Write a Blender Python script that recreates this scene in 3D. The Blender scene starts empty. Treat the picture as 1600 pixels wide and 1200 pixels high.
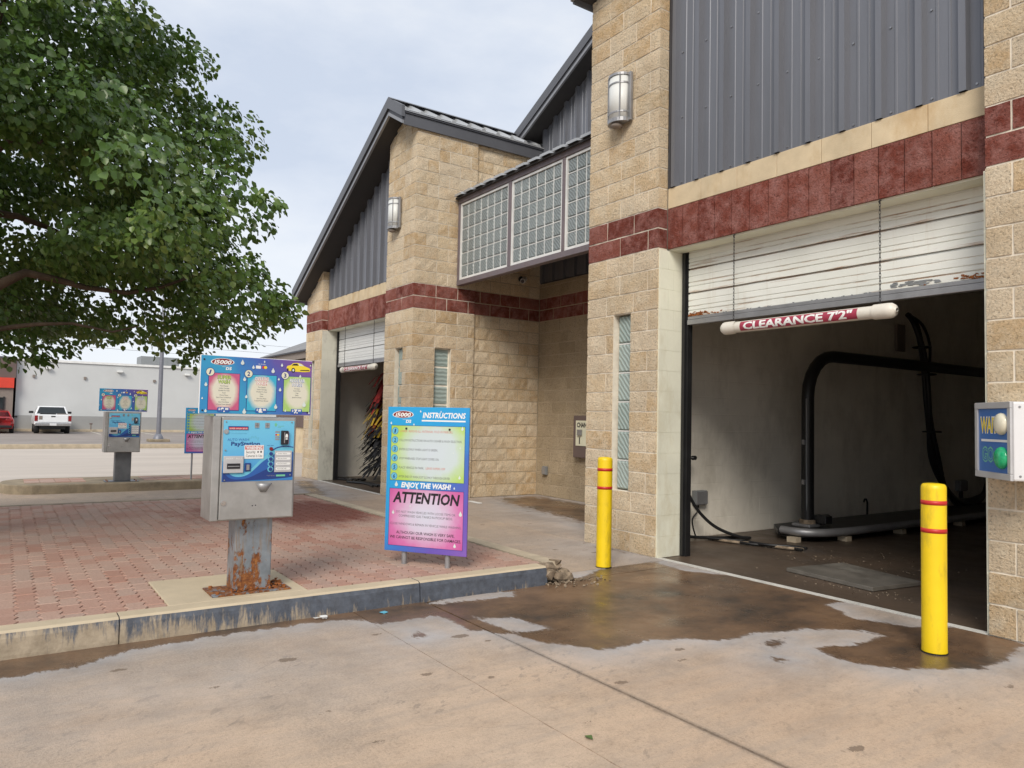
import bpy, bmesh, math, random
import numpy as np
from mathutils import Matrix, Vector
random.seed(7); RNG = np.random.default_rng(7)
SC = bpy.context.scene
COL = SC.collection
R = math.radians

# ------------------------------------------------------------------ camera
CAM_POS = Vector((0, 0, 1.37))
YAW, PITCH, ROLL = 0.96807915, 0.04666239, 0.02100286
FPX = 1154.9
def cam_axes():
    f = Vector((-math.sin(YAW)*math.cos(PITCH), math.cos(YAW)*math.cos(PITCH), math.sin(PITCH)))
    r = Vector((math.cos(YAW), math.sin(YAW), 0)); u = r.cross(f)
    c, s = math.cos(ROLL), math.sin(ROLL)
    return r*c + u*s, u*c - r*s, f
CR, CU, CF = cam_axes()
cd = bpy.data.cameras.new('camera'); cam = bpy.data.objects.new('camera', cd); COL.objects.link(cam)
m = Matrix.Identity(4)
for i in range(3):
    m[i][0], m[i][1], m[i][2], m[i][3] = CR[i], CU[i], -CF[i], CAM_POS[i]
cam.matrix_world = m
cd.sensor_width = 36; cd.lens = FPX/1600*36; cd.clip_start = 0.05; cd.clip_end = 2000
SC.camera = cam
def project(p):
    d = Vector(p) - CAM_POS; z = d.dot(CF)
    if z < 0.1: return None
    return 800 + FPX*d.dot(CR)/z, 600 - FPX*d.dot(CU)/z, z

# ------------------------------------------------------------------ world, sun, exposure
SUN_AZ, SUN_EL = R(44), R(38)          # azimuth measured from -Y towards +X
world = bpy.data.worlds.new('World'); SC.world = world; world.use_nodes = True
wt = world.node_tree; wt.nodes.clear()
def N(nt, typ, ins=None, **props):
    n = nt.nodes.new(typ)
    for k, v in props.items(): setattr(n, k, v)
    for k, v in (ins or {}).items():
        s = n.inputs[k]
        if isinstance(v, bpy.types.NodeSocket): nt.links.new(v, s)
        else: s.default_value = v
    return n
def ramp(nt, fac, stops, interp='LINEAR'):
    n = nt.nodes.new('ShaderNodeValToRGB'); nt.links.new(fac, n.inputs[0])
    n.color_ramp.interpolation = interp
    e = n.color_ramp.elements
    while len(e) < len(stops): e.new(0.5)
    for k, (p, c) in enumerate(stops):
        e[k].position = p
        if not hasattr(c, '__len__'): c = (c, c, c)
        e[k].color = (*c[:3], 1)
    return n.outputs[0]
def mixc(nt, fac, a, b, mode='MIX'):
    n = nt.nodes.new('ShaderNodeMix'); n.data_type = 'RGBA'; n.blend_type = mode
    for i, v in ((0, fac), (6, a), (7, b)):
        if isinstance(v, bpy.types.NodeSocket): nt.links.new(v, n.inputs[i])
        elif i == 0: n.inputs[0].default_value = v
        else: n.inputs[i].default_value = (*v[:3], 1)
    return n.outputs[2]
def math_(nt, op, a, b=None, c=None, clamp=False):
    n = nt.nodes.new('ShaderNodeMath'); n.operation = op; n.use_clamp = clamp
    for i, v in enumerate((a, b, c)):
        if v is None: continue
        if isinstance(v, bpy.types.NodeSocket): nt.links.new(v, n.inputs[i])
        else: n.inputs[i].default_value = v
    return n.outputs[0]
tc = N(wt, 'ShaderNodeTexCoord').outputs['Generated']
sky = N(wt, 'ShaderNodeTexSky', sky_type='NISHITA', sun_disc=False, sun_elevation=SUN_EL, sun_rotation=R(180)-SUN_AZ)
sep = N(wt, 'ShaderNodeSeparateXYZ', {0: tc})
mp = N(wt, 'ShaderNodeMapping', {0: tc, 'Scale': (1.3, 1.3, 3.2), 'Location': (0.4, 0.1, 0.0)})
n1 = N(wt, 'ShaderNodeTexNoise', {'Vector': mp.outputs[0], 'Scale': 1.9, 'Detail': 7, 'Roughness': 0.55}).outputs[0]
cl = ramp(wt, n1, [(0.36, (6.2, 6.9, 8.15)), (0.50, (7.3, 7.85, 8.8)), (0.66, (8.8, 9.05, 9.4))])
hz = ramp(wt, sep.outputs[2], [(0.0, 1.0), (0.10, 0.75), (0.34, 0.0)], 'EASE')
cl = mixc(wt, hz, cl, (8.7, 9.05, 9.6))
mixed = mixc(wt, 0.90, sky.outputs[0], cl)
bg = N(wt, 'ShaderNodeBackground', {'Color': mixed, 'Strength': 0.1})
wo = N(wt, 'ShaderNodeOutputWorld', {0: bg.outputs[0]})
sd = bpy.data.lights.new('sun', 'SUN'); sd.energy = 2.6; sd.angle = R(24); sd.color = (1.0, 0.93, 0.83)
sun = bpy.data.objects.new('sun', sd); COL.objects.link(sun)
sv = Vector((math.sin(SUN_AZ)*math.cos(SUN_EL), -math.cos(SUN_AZ)*math.cos(SUN_EL), math.sin(SUN_EL)))
sun.rotation_euler = sv.to_track_quat('Z', 'Y').to_euler(); sun.location = (0, -10, 30)
SC.view_settings.view_transform = 'Standard'; SC.view_settings.look = 'None'
SC.view_settings.exposure = 0.13; SC.view_settings.gamma = 1.0; SC.view_settings.use_curve_mapping = False

# ------------------------------------------------------------------ materials
MATS = {}
def newmat(name):
    m = bpy.data.materials.new(name); m.use_nodes = True
    nt = m.node_tree; nt.nodes.clear()
    out = N(nt, 'ShaderNodeOutputMaterial'); b = N(nt, 'ShaderNodeBsdfPrincipled')
    nt.links.new(b.outputs[0], out.inputs[0]); MATS[name] = m
    return m, nt, b
def setin(nt, b, **kw):
    names = dict(color='Base Color', rough='Roughness', metal='Metallic', normal='Normal', spec='Specular IOR Level', trans='Transmission Weight', coat='Coat Weight')
    for k, v in kw.items():
        s = b.inputs[names[k]]
        if isinstance(v, bpy.types.NodeSocket): nt.links.new(v, s)
        elif k == 'color': s.default_value = (*v[:3], 1)
        else: s.default_value = v
def wpos(nt): return N(nt, 'ShaderNodeNewGeometry').outputs['Position']
def opos(nt): return N(nt, 'ShaderNodeTexCoord').outputs['Object']
def noise(nt, vec, scale, detail=4, rough=0.6, stretch=None):
    if stretch: vec = N(nt, 'ShaderNodeMapping', {0: vec, 'Scale': stretch}).outputs[0]
    return N(nt, 'ShaderNodeTexNoise', {'Vector': vec, 'Scale': scale, 'Detail': detail, 'Roughness': rough}).outputs[0]
def bump(nt, h, strength, dist=0.01):
    return N(nt, 'ShaderNodeBump', {'Height': h, 'Strength': strength, 'Distance': dist}).outputs[0]
def attr(nt, name): return N(nt, 'ShaderNodeAttribute', attribute_name=name).outputs['Fac']
def plain(name, color, rough=0.6, metal=0.0, var=0.10, scale=6.0, bmp=0.0, bscale=80.0, spec=0.5, stretch=None, dirt=None):
    """base colour with low-contrast mottling, fine relief and optional dirt patches"""
    m, nt, b = newmat(name); p = wpos(nt)
    n = noise(nt, p, scale, 5, 0.6, stretch)
    lo = [c*(1-var*1.6) for c in color]; hi = [min(1, c*(1+var*1.3)) for c in color]
    c = ramp(nt, n, [(0.3, lo), (0.7, hi)])
    if dirt:
        d = ramp(nt, noise(nt, p, dirt[1], 6, 0.7, dirt[2] if len(dirt) > 2 else None), [(0.52, 0), (0.72, 1)])
        c = mixc(nt, math_(nt, 'MULTIPLY', d, dirt[3] if len(dirt) > 3 else 0.7), c, dirt[0])
    setin(nt, b, color=c, rough=math_(nt, 'MULTIPLY_ADD', n, 0.16, rough-0.08), metal=metal, spec=spec)
    if bmp: setin(nt, b, normal=bump(nt, noise(nt, p, bscale, 4, 0.65), bmp))
    return m
def block_mat(name, stops, eff, effc):
    m, nt, b = newmat(name); p = wpos(nt); r = attr(nt, 'rnd')
    base = ramp(nt, r, stops)
    big = noise(nt, p, 1.6, 5, 0.65); mid = noise(nt, p, 7.0, 6, 0.7); fine = noise(nt, p, 55, 5, 0.7)
    base = mixc(nt, ramp(nt, mid, [(0.42, 0.0), (0.66, eff)]), base, effc)
    sp = ramp(nt, fine, [(0.34, 0.50), (0.46, 0.95), (0.55, 1.0), (0.72, 1.15)])
    base = mixc(nt, 1.0, base, sp, 'MULTIPLY')
    base = mixc(nt, 1.0, base, ramp(nt, big, [(0.3, 0.84), (0.7, 1.1)]), 'MULTIPLY')
    setin(nt, b, color=base, rough=0.92, spec=0.2)
    h = math_(nt, 'ADD', noise(nt, p, 30, 7, 0.8), math_(nt, 'MULTIPLY', fine, 0.8))
    setin(nt, b, normal=bump(nt, h, 1.0, 0.024))
block_mat('split_tan', [(0.0, (0.655, 0.465, 0.265)), (0.35, (0.725, 0.565, 0.37)), (0.7, (0.775, 0.635, 0.46)), (1.0, (0.68, 0.495, 0.295))], 0.65, (0.82, 0.71, 0.54))
block_mat('split_red', [(0.0, (0.165, 0.038, 0.026)), (0.5, (0.235, 0.065, 0.045)), (1.0, (0.33, 0.125, 0.095))], 0.9, (0.40, 0.19, 0.165))
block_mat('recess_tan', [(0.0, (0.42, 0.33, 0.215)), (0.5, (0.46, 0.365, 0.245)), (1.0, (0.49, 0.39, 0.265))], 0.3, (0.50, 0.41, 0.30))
plain('smooth_tan', (0.60, 0.49, 0.33), 0.88, var=0.10, scale=3.5, bmp=0.25, bscale=120, spec=0.2, dirt=((0.45, 0.28, 0.12), 1.7, (1.6, 1.6, 0.7), 0.55))
plain('mortar', (0.74, 0.67, 0.56), 0.95, var=0.10, scale=8, bmp=0.3, bscale=150, spec=0.1)
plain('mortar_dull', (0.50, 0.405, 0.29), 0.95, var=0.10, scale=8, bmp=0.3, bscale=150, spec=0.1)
plain('mortar_pink', (0.46, 0.32, 0.285), 0.95, var=0.10, scale=8, bmp=0.3, bscale=150, spec=0.1)
plain('jamb_cream', (0.74, 0.73, 0.60), 0.55, var=0.05, scale=2.5, bmp=0.12, bscale=30, dirt=((0.42, 0.33, 0.16), 2.2, (1, 1, 0.45), 0.45))
plain('jamb_dirty', (0.60, 0.585, 0.50), 0.6, var=0.06, scale=2.5, bmp=0.12, bscale=30, dirt=((0.16, 0.14, 0.12), 2.6, (1, 1, 0.4), 0.75))
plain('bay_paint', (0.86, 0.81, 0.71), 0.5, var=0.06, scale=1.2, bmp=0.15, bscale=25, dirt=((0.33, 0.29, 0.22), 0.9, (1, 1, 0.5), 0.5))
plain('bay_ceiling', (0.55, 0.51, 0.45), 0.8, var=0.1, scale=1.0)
plain('siding_grey', (0.175, 0.182, 0.205), 0.40, 0.3, var=0.05, scale=1.6, stretch=(4, 4, 0.6))
plain('trim_grey', (0.115, 0.117, 0.128), 0.42, 0.25, var=0.05, scale=2)
plain('trim_dark', (0.052, 0.053, 0.062), 0.5, 0.15, var=0.06, scale=2)
plain('trim_light', (0.26, 0.265, 0.28), 0.4, 0.3, var=0.05, scale=2)
plain('soffit_dark', (0.045, 0.042, 0.042), 0.7, var=0.08, scale=2)
plain('roof_metal', (0.42, 0.43, 0.44), 0.42, 0.35, var=0.07, scale=2.5)
plain('far_roof', (0.27, 0.275, 0.285), 0.55, 0.1, var=0.05, scale=1)
plain('screw_steel', (0.35, 0.35, 0.36), 0.35, 0.8, var=0.05)
plain('frame_mauve', (0.175, 0.145, 0.158), 0.6, 0.1, var=0.10, scale=3, dirt=((0.11, 0.075, 0.06), 3.0, (1, 1, 1), 0.7))
plain('frame_white', (0.74, 0.74, 0.72), 0.55, var=0.06, scale=4)
plain('black_rubber', (0.012, 0.012, 0.013), 0.42, var=0.15, scale=5)
plain('black_steel', (0.018, 0.018, 0.019), 0.38, 0.2, var=0.15, scale=6)
plain('steel_grey', (0.33, 0.33, 0.34), 0.45, 0.55, var=0.10, scale=5, bmp=0.05)
plain('plastic_grey', (0.20, 0.21, 0.215), 0.5, var=0.05)
plain('yellow_plastic', (0.80, 0.56, 0.006), 0.42, var=0.05, scale=3, dirt=((0.16, 0.115, 0.03), 8.0, (1, 1, 0.30), 0.5))
plain('red_tape', (0.52, 0.025, 0.02), 0.45, var=0.05)
plain('pvc_white', (0.70, 0.66, 0.58), 0.4, var=0.05, scale=5, dirt=((0.42, 0.36, 0.28), 9.0, (1, 1, 1), 0.4))
plain('sign_maroon', (0.34, 0.035, 0.07), 0.5, var=0.12, scale=14)
plain('ink_white', (0.78, 0.78, 0.76), 0.5, var=0.03)
plain('ink_black', (0.012, 0.010, 0.014), 0.5, var=0.03)
plain('ink_grey', (0.10, 0.10, 0.115), 0.5, var=0.03)
plain('ink_red', (0.55, 0.03, 0.035), 0.5, var=0.03)
plain('ink_soft_red', (0.55, 0.16, 0.12), 0.5, var=0.03)
plain('ink_blue', (0.02, 0.10, 0.36), 0.5, var=0.03)
plain('ink_navy', (0.012, 0.04, 0.20), 0.5, var=0.03)
plain('ink_cyan', (0.13, 0.46, 0.62), 0.5, var=0.03)
plain('ink_cream', (0.70, 0.68, 0.52), 0.5, var=0.03)
plain('ink_yellow', (0.78, 0.60, 0.03), 0.45, var=0.03)
plain('ink_green', (0.16, 0.50, 0.30), 0.45, var=0.03)
plain('ink_lime', (0.42, 0.58, 0.10), 0.5, var=0.03)
plain('ink_drop', (0.62, 0.68, 0.66), 0.4, var=0.05, scale=40)
plain('box_white', (0.68, 0.68, 0.69), 0.35, var=0.03, scale=2)
plain('alu_frame', (0.55, 0.55, 0.56), 0.42, 0.45, var=0.04)
plain('panel_blue', (0.035, 0.14, 0.42), 0.4, var=0.05, scale=5)
plain('lens_cream', (0.70, 0.66, 0.52), 0.15, var=0.05, scale=12)
plain('lens_green', (0.02, 0.40, 0.17), 0.12, var=0.18, scale=28)
plain('kerb_concrete', (0.50, 0.42, 0.31), 0.9, var=0.10, scale=5, bmp=0.3, bscale=90, spec=0.2, dirt=((0.33, 0.28, 0.21), 3.0))
plain('pad_concrete', (0.54, 0.45, 0.32), 0.9, var=0.06, scale=4, bmp=0.2, bscale=110, spec=0.2)
plain('kerb_old', (0.30, 0.245, 0.17), 0.9, var=0.16, scale=5, bmp=0.3, bscale=90, spec=0.2, dirt=((0.12, 0.10, 0.08), 2.2))
plain('paver_sand', (0.11, 0.05, 0.035), 1.0, var=0.2, scale=20, spec=0.1)
plain('store_white', (0.53, 0.54, 0.535), 0.8, var=0.03, scale=0.6, bmp=0.05)
plain('store_grey', (0.30, 0.30, 0.295), 0.8, var=0.05, scale=0.8)
plain('store_brown', (0.135, 0.095, 0.085), 0.8, var=0.08, scale=1.2)
plain('store_red', (0.62, 0.05, 0.025), 0.5, var=0.05)
plain('store_taupe', (0.22, 0.185, 0.16), 0.8, var=0.06)
plain('dark_glass', (0.02, 0.025, 0.028), 0.08, var=0.1)
plain('pole_paint', (0.20, 0.205, 0.235), 0.5, 0.3, var=0.06)
plain('truck_white', (0.74, 0.75, 0.76), 0.22, var=0.02, spec=0.6)
plain('car_red', (0.36, 0.012, 0.014), 0.22, var=0.04, spec=0.6)
plain('tail_red', (0.22, 0.008, 0.010), 0.2, var=0.05)
plain('chrome', (0.55, 0.55, 0.56), 0.2, 0.9, var=0.05)
plain('tyre', (0.016, 0.016, 0.017), 0.85, var=0.1)
plain('bark', (0.085, 0.062, 0.045), 0.9, var=0.25, scale=9, bmp=0.8, bscale=30, spec=0.2, stretch=(1, 1, 0.4))
plain('rubble', (0.27, 0.21, 0.15), 0.95, var=0.35, scale=14, bmp=0.6, bscale=60, spec=0.2)
plain('paper_white', (0.72, 0.72, 0.70), 0.8, var=0.04)
plain('cloth_red', (0.26, 0.018, 0.015), 0.9, var=0.15, scale=9)
plain('cloth_yellow', (0.45, 0.29, 0.02), 0.9, var=0.12, scale=9)
plain('cloth_black', (0.012, 0.012, 0.014), 0.9, var=0.2, scale=9)
plain('pit_cover', (0.16, 0.145, 0.125), 0.5, 0.2, var=0.18, scale=5, dirt=((0.45, 0.43, 0.38), 1.4, (1, 1, 1), 0.6))
plain('sand_grit', (0.20, 0.155, 0.11), 0.95, var=0.3, scale=40)
plain('rust_flake', (0.30, 0.10, 0.025), 0.95, var=0.4, scale=45, bmp=0.8, bscale=90)
plain('threshold_pale', (0.62, 0.60, 0.55), 0.7, var=0.12, scale=6)
plain('grass_leaf', (0.08, 0.13, 0.03), 0.6, var=0.1)

# stainless, brushed
m, nt, b = newmat('stainless'); p = opos(nt)
br = noise(nt, p, 30, 4, 0.6, (6, 6, 0.35)); sm = noise(nt, p, 5, 4, 0.6)
setin(nt, b, color=ramp(nt, sm, [(0.3, (0.36, 0.355, 0.34)), (0.7, (0.52, 0.515, 0.50))]), metal=0.75, rough=math_(nt, 'MULTIPLY_ADD', br, 0.25, 0.30))
# galvanised post with rust that has eaten through the paint
m, nt, b = newmat('rusty_post'); p = opos(nt); sp = N(nt, 'ShaderNodeSeparateXYZ', {0: p})
rn = noise(nt, p, 13, 8, 0.72, (1, 1, 0.55)); low = ramp(nt, sp.outputs[2], [(0.0, 0.14), (0.06, 0.10), (0.25, 0.045), (0.48, 0.015)])
rm = ramp(nt, math_(nt, 'ADD', rn, low), [(0.575, 0), (0.625, 1)])
rc = ramp(nt, noise(nt, p, 40, 5, 0.7), [(0.3, (0.05, 0.018, 0.010)), (0.5, (0.20, 0.065, 0.016)), (0.7, (0.38, 0.17, 0.05))])
gc = ramp(nt, noise(nt, p, 7, 5, 0.6), [(0.3, (0.17, 0.195, 0.22)), (0.7, (0.32, 0.355, 0.39))])
st = ramp(nt, noise(nt, p, 9, 5, 0.7, (3.0, 3.0, 0.3)), [(0.50, 0), (0.70, 0.8)])
gc = mixc(nt, st, gc, (0.26, 0.15, 0.06))
setin(nt, b, color=mixc(nt, rm, gc, rc), rough=math_(nt, 'MULTIPLY_ADD', rm, 0.4, 0.45), metal=math_(nt, 'MULTIPLY_ADD', rm, -0.35, 0.35),
      normal=bump(nt, math_(nt, 'ADD', math_(nt, 'MULTIPLY', rm, -0.6), math_(nt, 'MULTIPLY', noise(nt, p, 60, 5), 0.4)), 0.6, 0.006))
# door slats: chalky white paint, rust bleeding out of the seams
m, nt, b = newmat('door_white'); p = wpos(nt); e = attr(nt, 'edge')
n = noise(nt, p, 3.0, 6, 0.7, (0.5, 1, 9.0)); n2 = noise(nt, p, 2.2, 5, 0.7, (6.0, 1, 0.5))
base = ramp(nt, noise(nt, p, 2.0, 4), [(0.3, (0.68, 0.69, 0.635)), (0.7, (0.77, 0.78, 0.735))])
base = mixc(nt, ramp(nt, n2, [(0.56, 0.0), (0.8, 0.35)]), base, (0.42, 0.31, 0.19))
rmask = ramp(nt, math_(nt, 'MULTIPLY_ADD', e, 0.20, n), [(0.67, 0.0), (0.81, 0.8)])
base = mixc(nt, rmask, base, ramp(nt, noise(nt, p, 30, 4), [(0.3, (0.19, 0.095, 0.05)), (0.7, (0.42, 0.22, 0.10))]))
setin(nt, b, color=base, rough=0.55)
m, nt, b = newmat('door_clean'); p = wpos(nt)
setin(nt, b, color=ramp(nt, noise(nt, p, 1.5, 4), [(0.3, (0.62, 0.63, 0.62)), (0.7, (0.70, 0.71, 0.70))]), rough=0.5)
# glass block; wavy highlights are mixed into the base colour
m, nt, b = newmat('glass_block'); p = wpos(nt)
wv = N(nt, 'ShaderNodeTexWave', {'Vector': N(nt, 'ShaderNodeMapping', {0: p, 'Rotation': (0, R(40), 0)}).outputs[0], 'Scale': 8.0, 'Distortion': 4.0, 'Detail': 1.0, 'Detail Scale': 1.4}).outputs[1]
r = attr(nt, 'rnd')
setin(nt, b, color=mixc(nt, ramp(nt, wv, [(0.2, 0), (0.8, 0.55)]), ramp(nt, r, [(0, (0.19, 0.22, 0.225)), (1, (0.26, 0.295, 0.30))]), (0.36, 0.41, 0.41)), rough=0.34, spec=0.4, trans=0.15, normal=bump(nt, wv, 0.35, 0.02))
m, nt, b = newmat('glass_slot'); p = wpos(nt)
wv = N(nt, 'ShaderNodeTexWave', {'Vector': N(nt, 'ShaderNodeMapping', {0: p, 'Rotation': (0, R(40), 0)}).outputs[0], 'Scale': 7.0, 'Distortion': 2.2, 'Detail': 1.0, 'Detail Scale': 1.4}).outputs[1]
r = attr(nt, 'rnd')
setin(nt, b, color=mixc(nt, ramp(nt, wv, [(0.2, 0), (0.8, 0.55)]), ramp(nt, r, [(0, (0.27, 0.345, 0.325)), (1, (0.36, 0.43, 0.405))]), (0.55, 0.65, 0.62)), rough=0.34, spec=0.4, trans=0.15, normal=bump(nt, wv, 0.35, 0.02))
m, nt, b = newmat('lamp_glass')
setin(nt, b, color=(0.70, 0.71, 0.69), rough=0.45)
# unit pavers
m, nt, b = newmat('paver_clay'); p = wpos(nt); r = attr(nt, 'rnd')
c = ramp(nt, r, [(0.0, (0.39, 0.205, 0.150)), (0.35, (0.44, 0.255, 0.195)), (0.7, (0.46, 0.30, 0.235)), (1.0, (0.41, 0.275, 0.22))])
bigp = noise(nt, p, 0.55, 4, 0.6)
c = mixc(nt, ramp(nt, bigp, [(0.40, 0.0), (0.68, 0.55)]), c, (0.44, 0.35, 0.29))
sx = N(nt, 'ShaderNodeSeparateXYZ', {0: p})
spill = N(nt, 'ShaderNodeVectorMath', {0: p, 1: (-9.2, 3.1, 0.15)}, operation='DISTANCE').outputs[1]
sm = ramp(nt, math_(nt, 'ADD', math_(nt, 'MULTIPLY', spill, 0.42), math_(nt, 'MULTIPLY', noise(nt, p, 2.2, 6, 0.7, (0.5, 1.4, 1)), 0.8)), [(0.72, 0.85), (0.98, 0.0)])
c = mixc(nt, sm, c, (0.17, 0.045, 0.03))
c = mixc(nt, 1.0, c, ramp(nt, noise(nt, p, 60, 4, 0.7), [(0.3, 0.82), (0.7, 1.1)]), 'MULTIPLY')
setin(nt, b, color=c, rough=0.88, spec=0.25, normal=bump(nt, noise(nt, p, 120, 3), 0.25, 0.004))
# kerb with worn blue paint
m, nt, b = newmat('kerb_blue'); p = wpos(nt); sp = N(nt, 'ShaderNodeSeparateXYZ', {0: p})
wear = noise(nt, p, 7.0, 7, 0.75, (1, 3.0, 0.45))
along = ramp(nt, sp.outputs[1], [(0.0, 0.0), (1.0, 1.0)])
al = N(nt, 'ShaderNodeMapRange', {0: sp.outputs[1], 1: 0.1, 2: 2.2, 3: -0.10, 4: 0.22}).outputs[0]
zl = N(nt, 'ShaderNodeMapRange', {0: sp.outputs[2], 1: 0.0, 2: 0.15, 3: -0.10, 4: 0.12}).outputs[0]
pm = ramp(nt, math_(nt, 'ADD', wear, math_(nt, 'ADD', al, zl)), [(0.46, 0.0), (0.60, 0.93)])
con = ramp(nt, noise(nt, p, 9, 6, 0.7), [(0.3, (0.24, 0.19, 0.13)), (0.7, (0.44, 0.36, 0.26))])
blu = ramp(nt, noise(nt, p, 14, 5, 0.7), [(0.3, (0.034, 0.044, 0.064)), (0.7, (0.090, 0.112, 0.150))])
setin(nt, b, color=mixc(nt, pm, con, blu), rough=0.75, normal=bump(nt, noise(nt, p, 70, 5), 0.4, 0.006))
# concrete carriageway; attributes wet / damp say where water and drying marks lie
m, nt, b = newmat('concrete'); p = wpos(nt)
w0 = attr(nt, 'wet'); d0 = attr(nt, 'damp')
big = noise(nt, p, 0.45, 5, 0.6); mid = noise(nt, p, 2.6, 7, 0.7, (1.0, 0.6, 1)); fine = noise(nt, p, 75, 6, 0.8); mic = noise(nt, p, 260, 3, 0.7)
c = ramp(nt, big, [(0.30, (0.505, 0.36, 0.25)), (0.5, (0.57, 0.42, 0.297)), (0.72, (0.58, 0.445, 0.33))])
c = mixc(nt, 1.0, c, ramp(nt, mid, [(0.3, 0.80), (0.5, 1.0), (0.7, 1.07)]), 'MULTIPLY')
c = mixc(nt, 1.0, c, ramp(nt, fine, [(0.34, 0.70), (0.47, 0.97), (0.7, 1.08)]), 'MULTIPLY')
c = mixc(nt, 1.0, c, ramp(nt, mic, [(0.35, 0.84), (0.6, 1.05)]), 'MULTIPLY')
grain = noise(nt, p, 20, 7, 0.82, (1.0, 0.6, 1))
c = mixc(nt, 1.0, c, ramp(nt, grain, [(0.33, 0.77), (0.46, 0.97), (0.58, 1.02), (0.75, 1.08)]), 'MULTIPLY')
streak = ramp(nt, noise(nt, p, 3.2, 7, 0.75, (2.6, 0.35, 1)), [(0.45, 0.0), (0.7, 0.6)])
c = mixc(nt, streak, c, (0.37, 0.30, 0.24))
sxy = N(nt, 'ShaderNodeSeparateXYZ', {0: p})
grime = ramp(nt, math_(nt, 'ADD', noise(nt, p, 0.9, 7, 0.72, (0.8, 1.5, 1)), N(nt, 'ShaderNodeMapRange', {0: sxy.outputs[0], 1: -5.0, 2: -2.4, 3: 0.13, 4: -0.12}).outputs[0]), [(0.44, 0.0), (0.66, 0.6)])
c = mixc(nt, grime, c, mixc(nt, ramp(nt, fine, [(0.4, 0.0), (0.6, 1.0)]), (0.20, 0.165, 0.13), (0.42, 0.34, 0.27)))
rp_v = N(nt, 'ShaderNodeMapping', {0: p, 'Rotation': (0, 0, R(-35)), 'Scale': (1, 1, 1)}).outputs[0]
dash = ramp(nt, noise(nt, rp_v, 16, 5, 0.72, (1.0, 0.42, 1)), [(0.565, 0.0), (0.62, 1.0)])
dash = math_(nt, 'MULTIPLY', dash, ramp(nt, noise(nt, p, 1.3, 4, 0.6), [(0.42, 0.0), (0.62, 0.55)]))
c = mixc(nt, dash, c, (0.21, 0.17, 0.135))
dm = math_(nt, 'MULTIPLY', d0, ramp(nt, noise(nt, p, 3.5, 6, 0.7), [(0.25, 0.55), (0.6, 1.0)]), clamp=True)
jd = math_(nt, 'ABSOLUTE', math_(nt, 'SUBTRACT', sxy.outputs[1], 2.642))
jd = math_(nt, 'MULTIPLY', ramp(nt, math_(nt, 'ADD', jd, math_(nt, 'MULTIPLY_ADD', grain, 0.06, -0.03)), [(0.006, 0.6), (0.030, 0.0)]), math_(nt, 'GREATER_THAN', sxy.outputs[0], -4.96))
c = mixc(nt, jd, c, (0.15, 0.12, 0.095))
c = mixc(nt, dm, c, mixc(nt, ramp(nt, mid, [(0.35, 0), (0.65, 1)]), (0.28, 0.27, 0.27), (0.44, 0.43, 0.435)))  # drying rim, with the sky sheen of its water film put in as grey
# oil drips
vo = N(nt, 'ShaderNodeTexVoronoi', {'Vector': N(nt, 'ShaderNodeMapping', {0: p, 'Scale': (1.0, 0.55, 1)}).outputs[0], 'Scale': 5.2, 'Randomness': 1.0})
gate = ramp(nt, N(nt, 'ShaderNodeSeparateColor', {0: vo.outputs['Color']}).outputs[0], [(0.40, 0), (0.42, 1)], 'CONSTANT')
dsz = math_(nt, 'MULTIPLY_ADD', N(nt, 'ShaderNodeSeparateColor', {0: vo.outputs['Color']}).outputs[1], 0.14, 0.03)
drn = math_(nt, 'MULTIPLY_ADD', noise(nt, p, 24, 5, 0.75), 0.36, -0.18)
dr = math_(nt, 'LESS_THAN', math_(nt, 'ADD', vo.outputs['Distance'], drn), dsz)
c = mixc(nt, math_(nt, 'MULTIPLY', math_(nt, 'MULTIPLY', dr, gate), 0.72), c, (0.15, 0.105, 0.07))
vs2 = N(nt, 'ShaderNodeTexVoronoi', {'Vector': N(nt, 'ShaderNodeMapping', {0: p, 'Scale': (0.6, 1.0, 1)}).outputs[0], 'Scale': 13.0, 'Randomness': 1.0})
sc2 = N(nt, 'ShaderNodeSeparateColor', {0: vs2.outputs['Color']})
d2 = math_(nt, 'LESS_THAN', math_(nt, 'ADD', vs2.outputs['Distance'], math_(nt, 'MULTIPLY', drn, 0.9)), math_(nt, 'MULTIPLY_ADD', sc2.outputs[1], 0.16, -0.02))
g2 = math_(nt, 'MULTIPLY', math_(nt, 'GREATER_THAN', sc2.outputs[0], 0.55), math_(nt, 'MULTIPLY', ramp(nt, noise(nt, p, 1.1, 3), [(0.45, 0.0), (0.6, 1.0)]), 0.42))
c = mixc(nt, math_(nt, 'MULTIPLY', d2, g2), c, (0.22, 0.155, 0.10))
# hairline cracks
vc = N(nt, 'ShaderNodeTexVoronoi', {'Vector': N(nt, 'ShaderNodeMixRGB', {0: 0.25, 1: p, 2: N(nt, 'ShaderNodeTexNoise', {'Vector': p, 'Scale': 1.6, 'Detail': 5}).outputs[1]}).outputs[0], 'Scale': 0.55}, feature='DISTANCE_TO_EDGE')
ck = math_(nt, 'LESS_THAN', vc.outputs[0], 0.0016)
c = mixc(nt, math_(nt, 'MULTIPLY', ck, ramp(nt, big, [(0.52, 0), (0.66, 0.4)])), c, (0.20, 0.165, 0.13))
we = math_(nt, 'ADD', w0, math_(nt, 'MULTIPLY_ADD', noise(nt, p, 7.0, 8, 0.8, (0.6, 1.4, 1)), 0.8, -0.4))
we = math_(nt, 'ADD', we, math_(nt, 'MULTIPLY_ADD', noise(nt, p, 34.0, 4, 0.7, (0.5, 1.4, 1)), 0.24, -0.12))
wm = ramp(nt, we, [(0.47, 0.0), (0.50, 0.72), (0.56, 1.0)])
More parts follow.
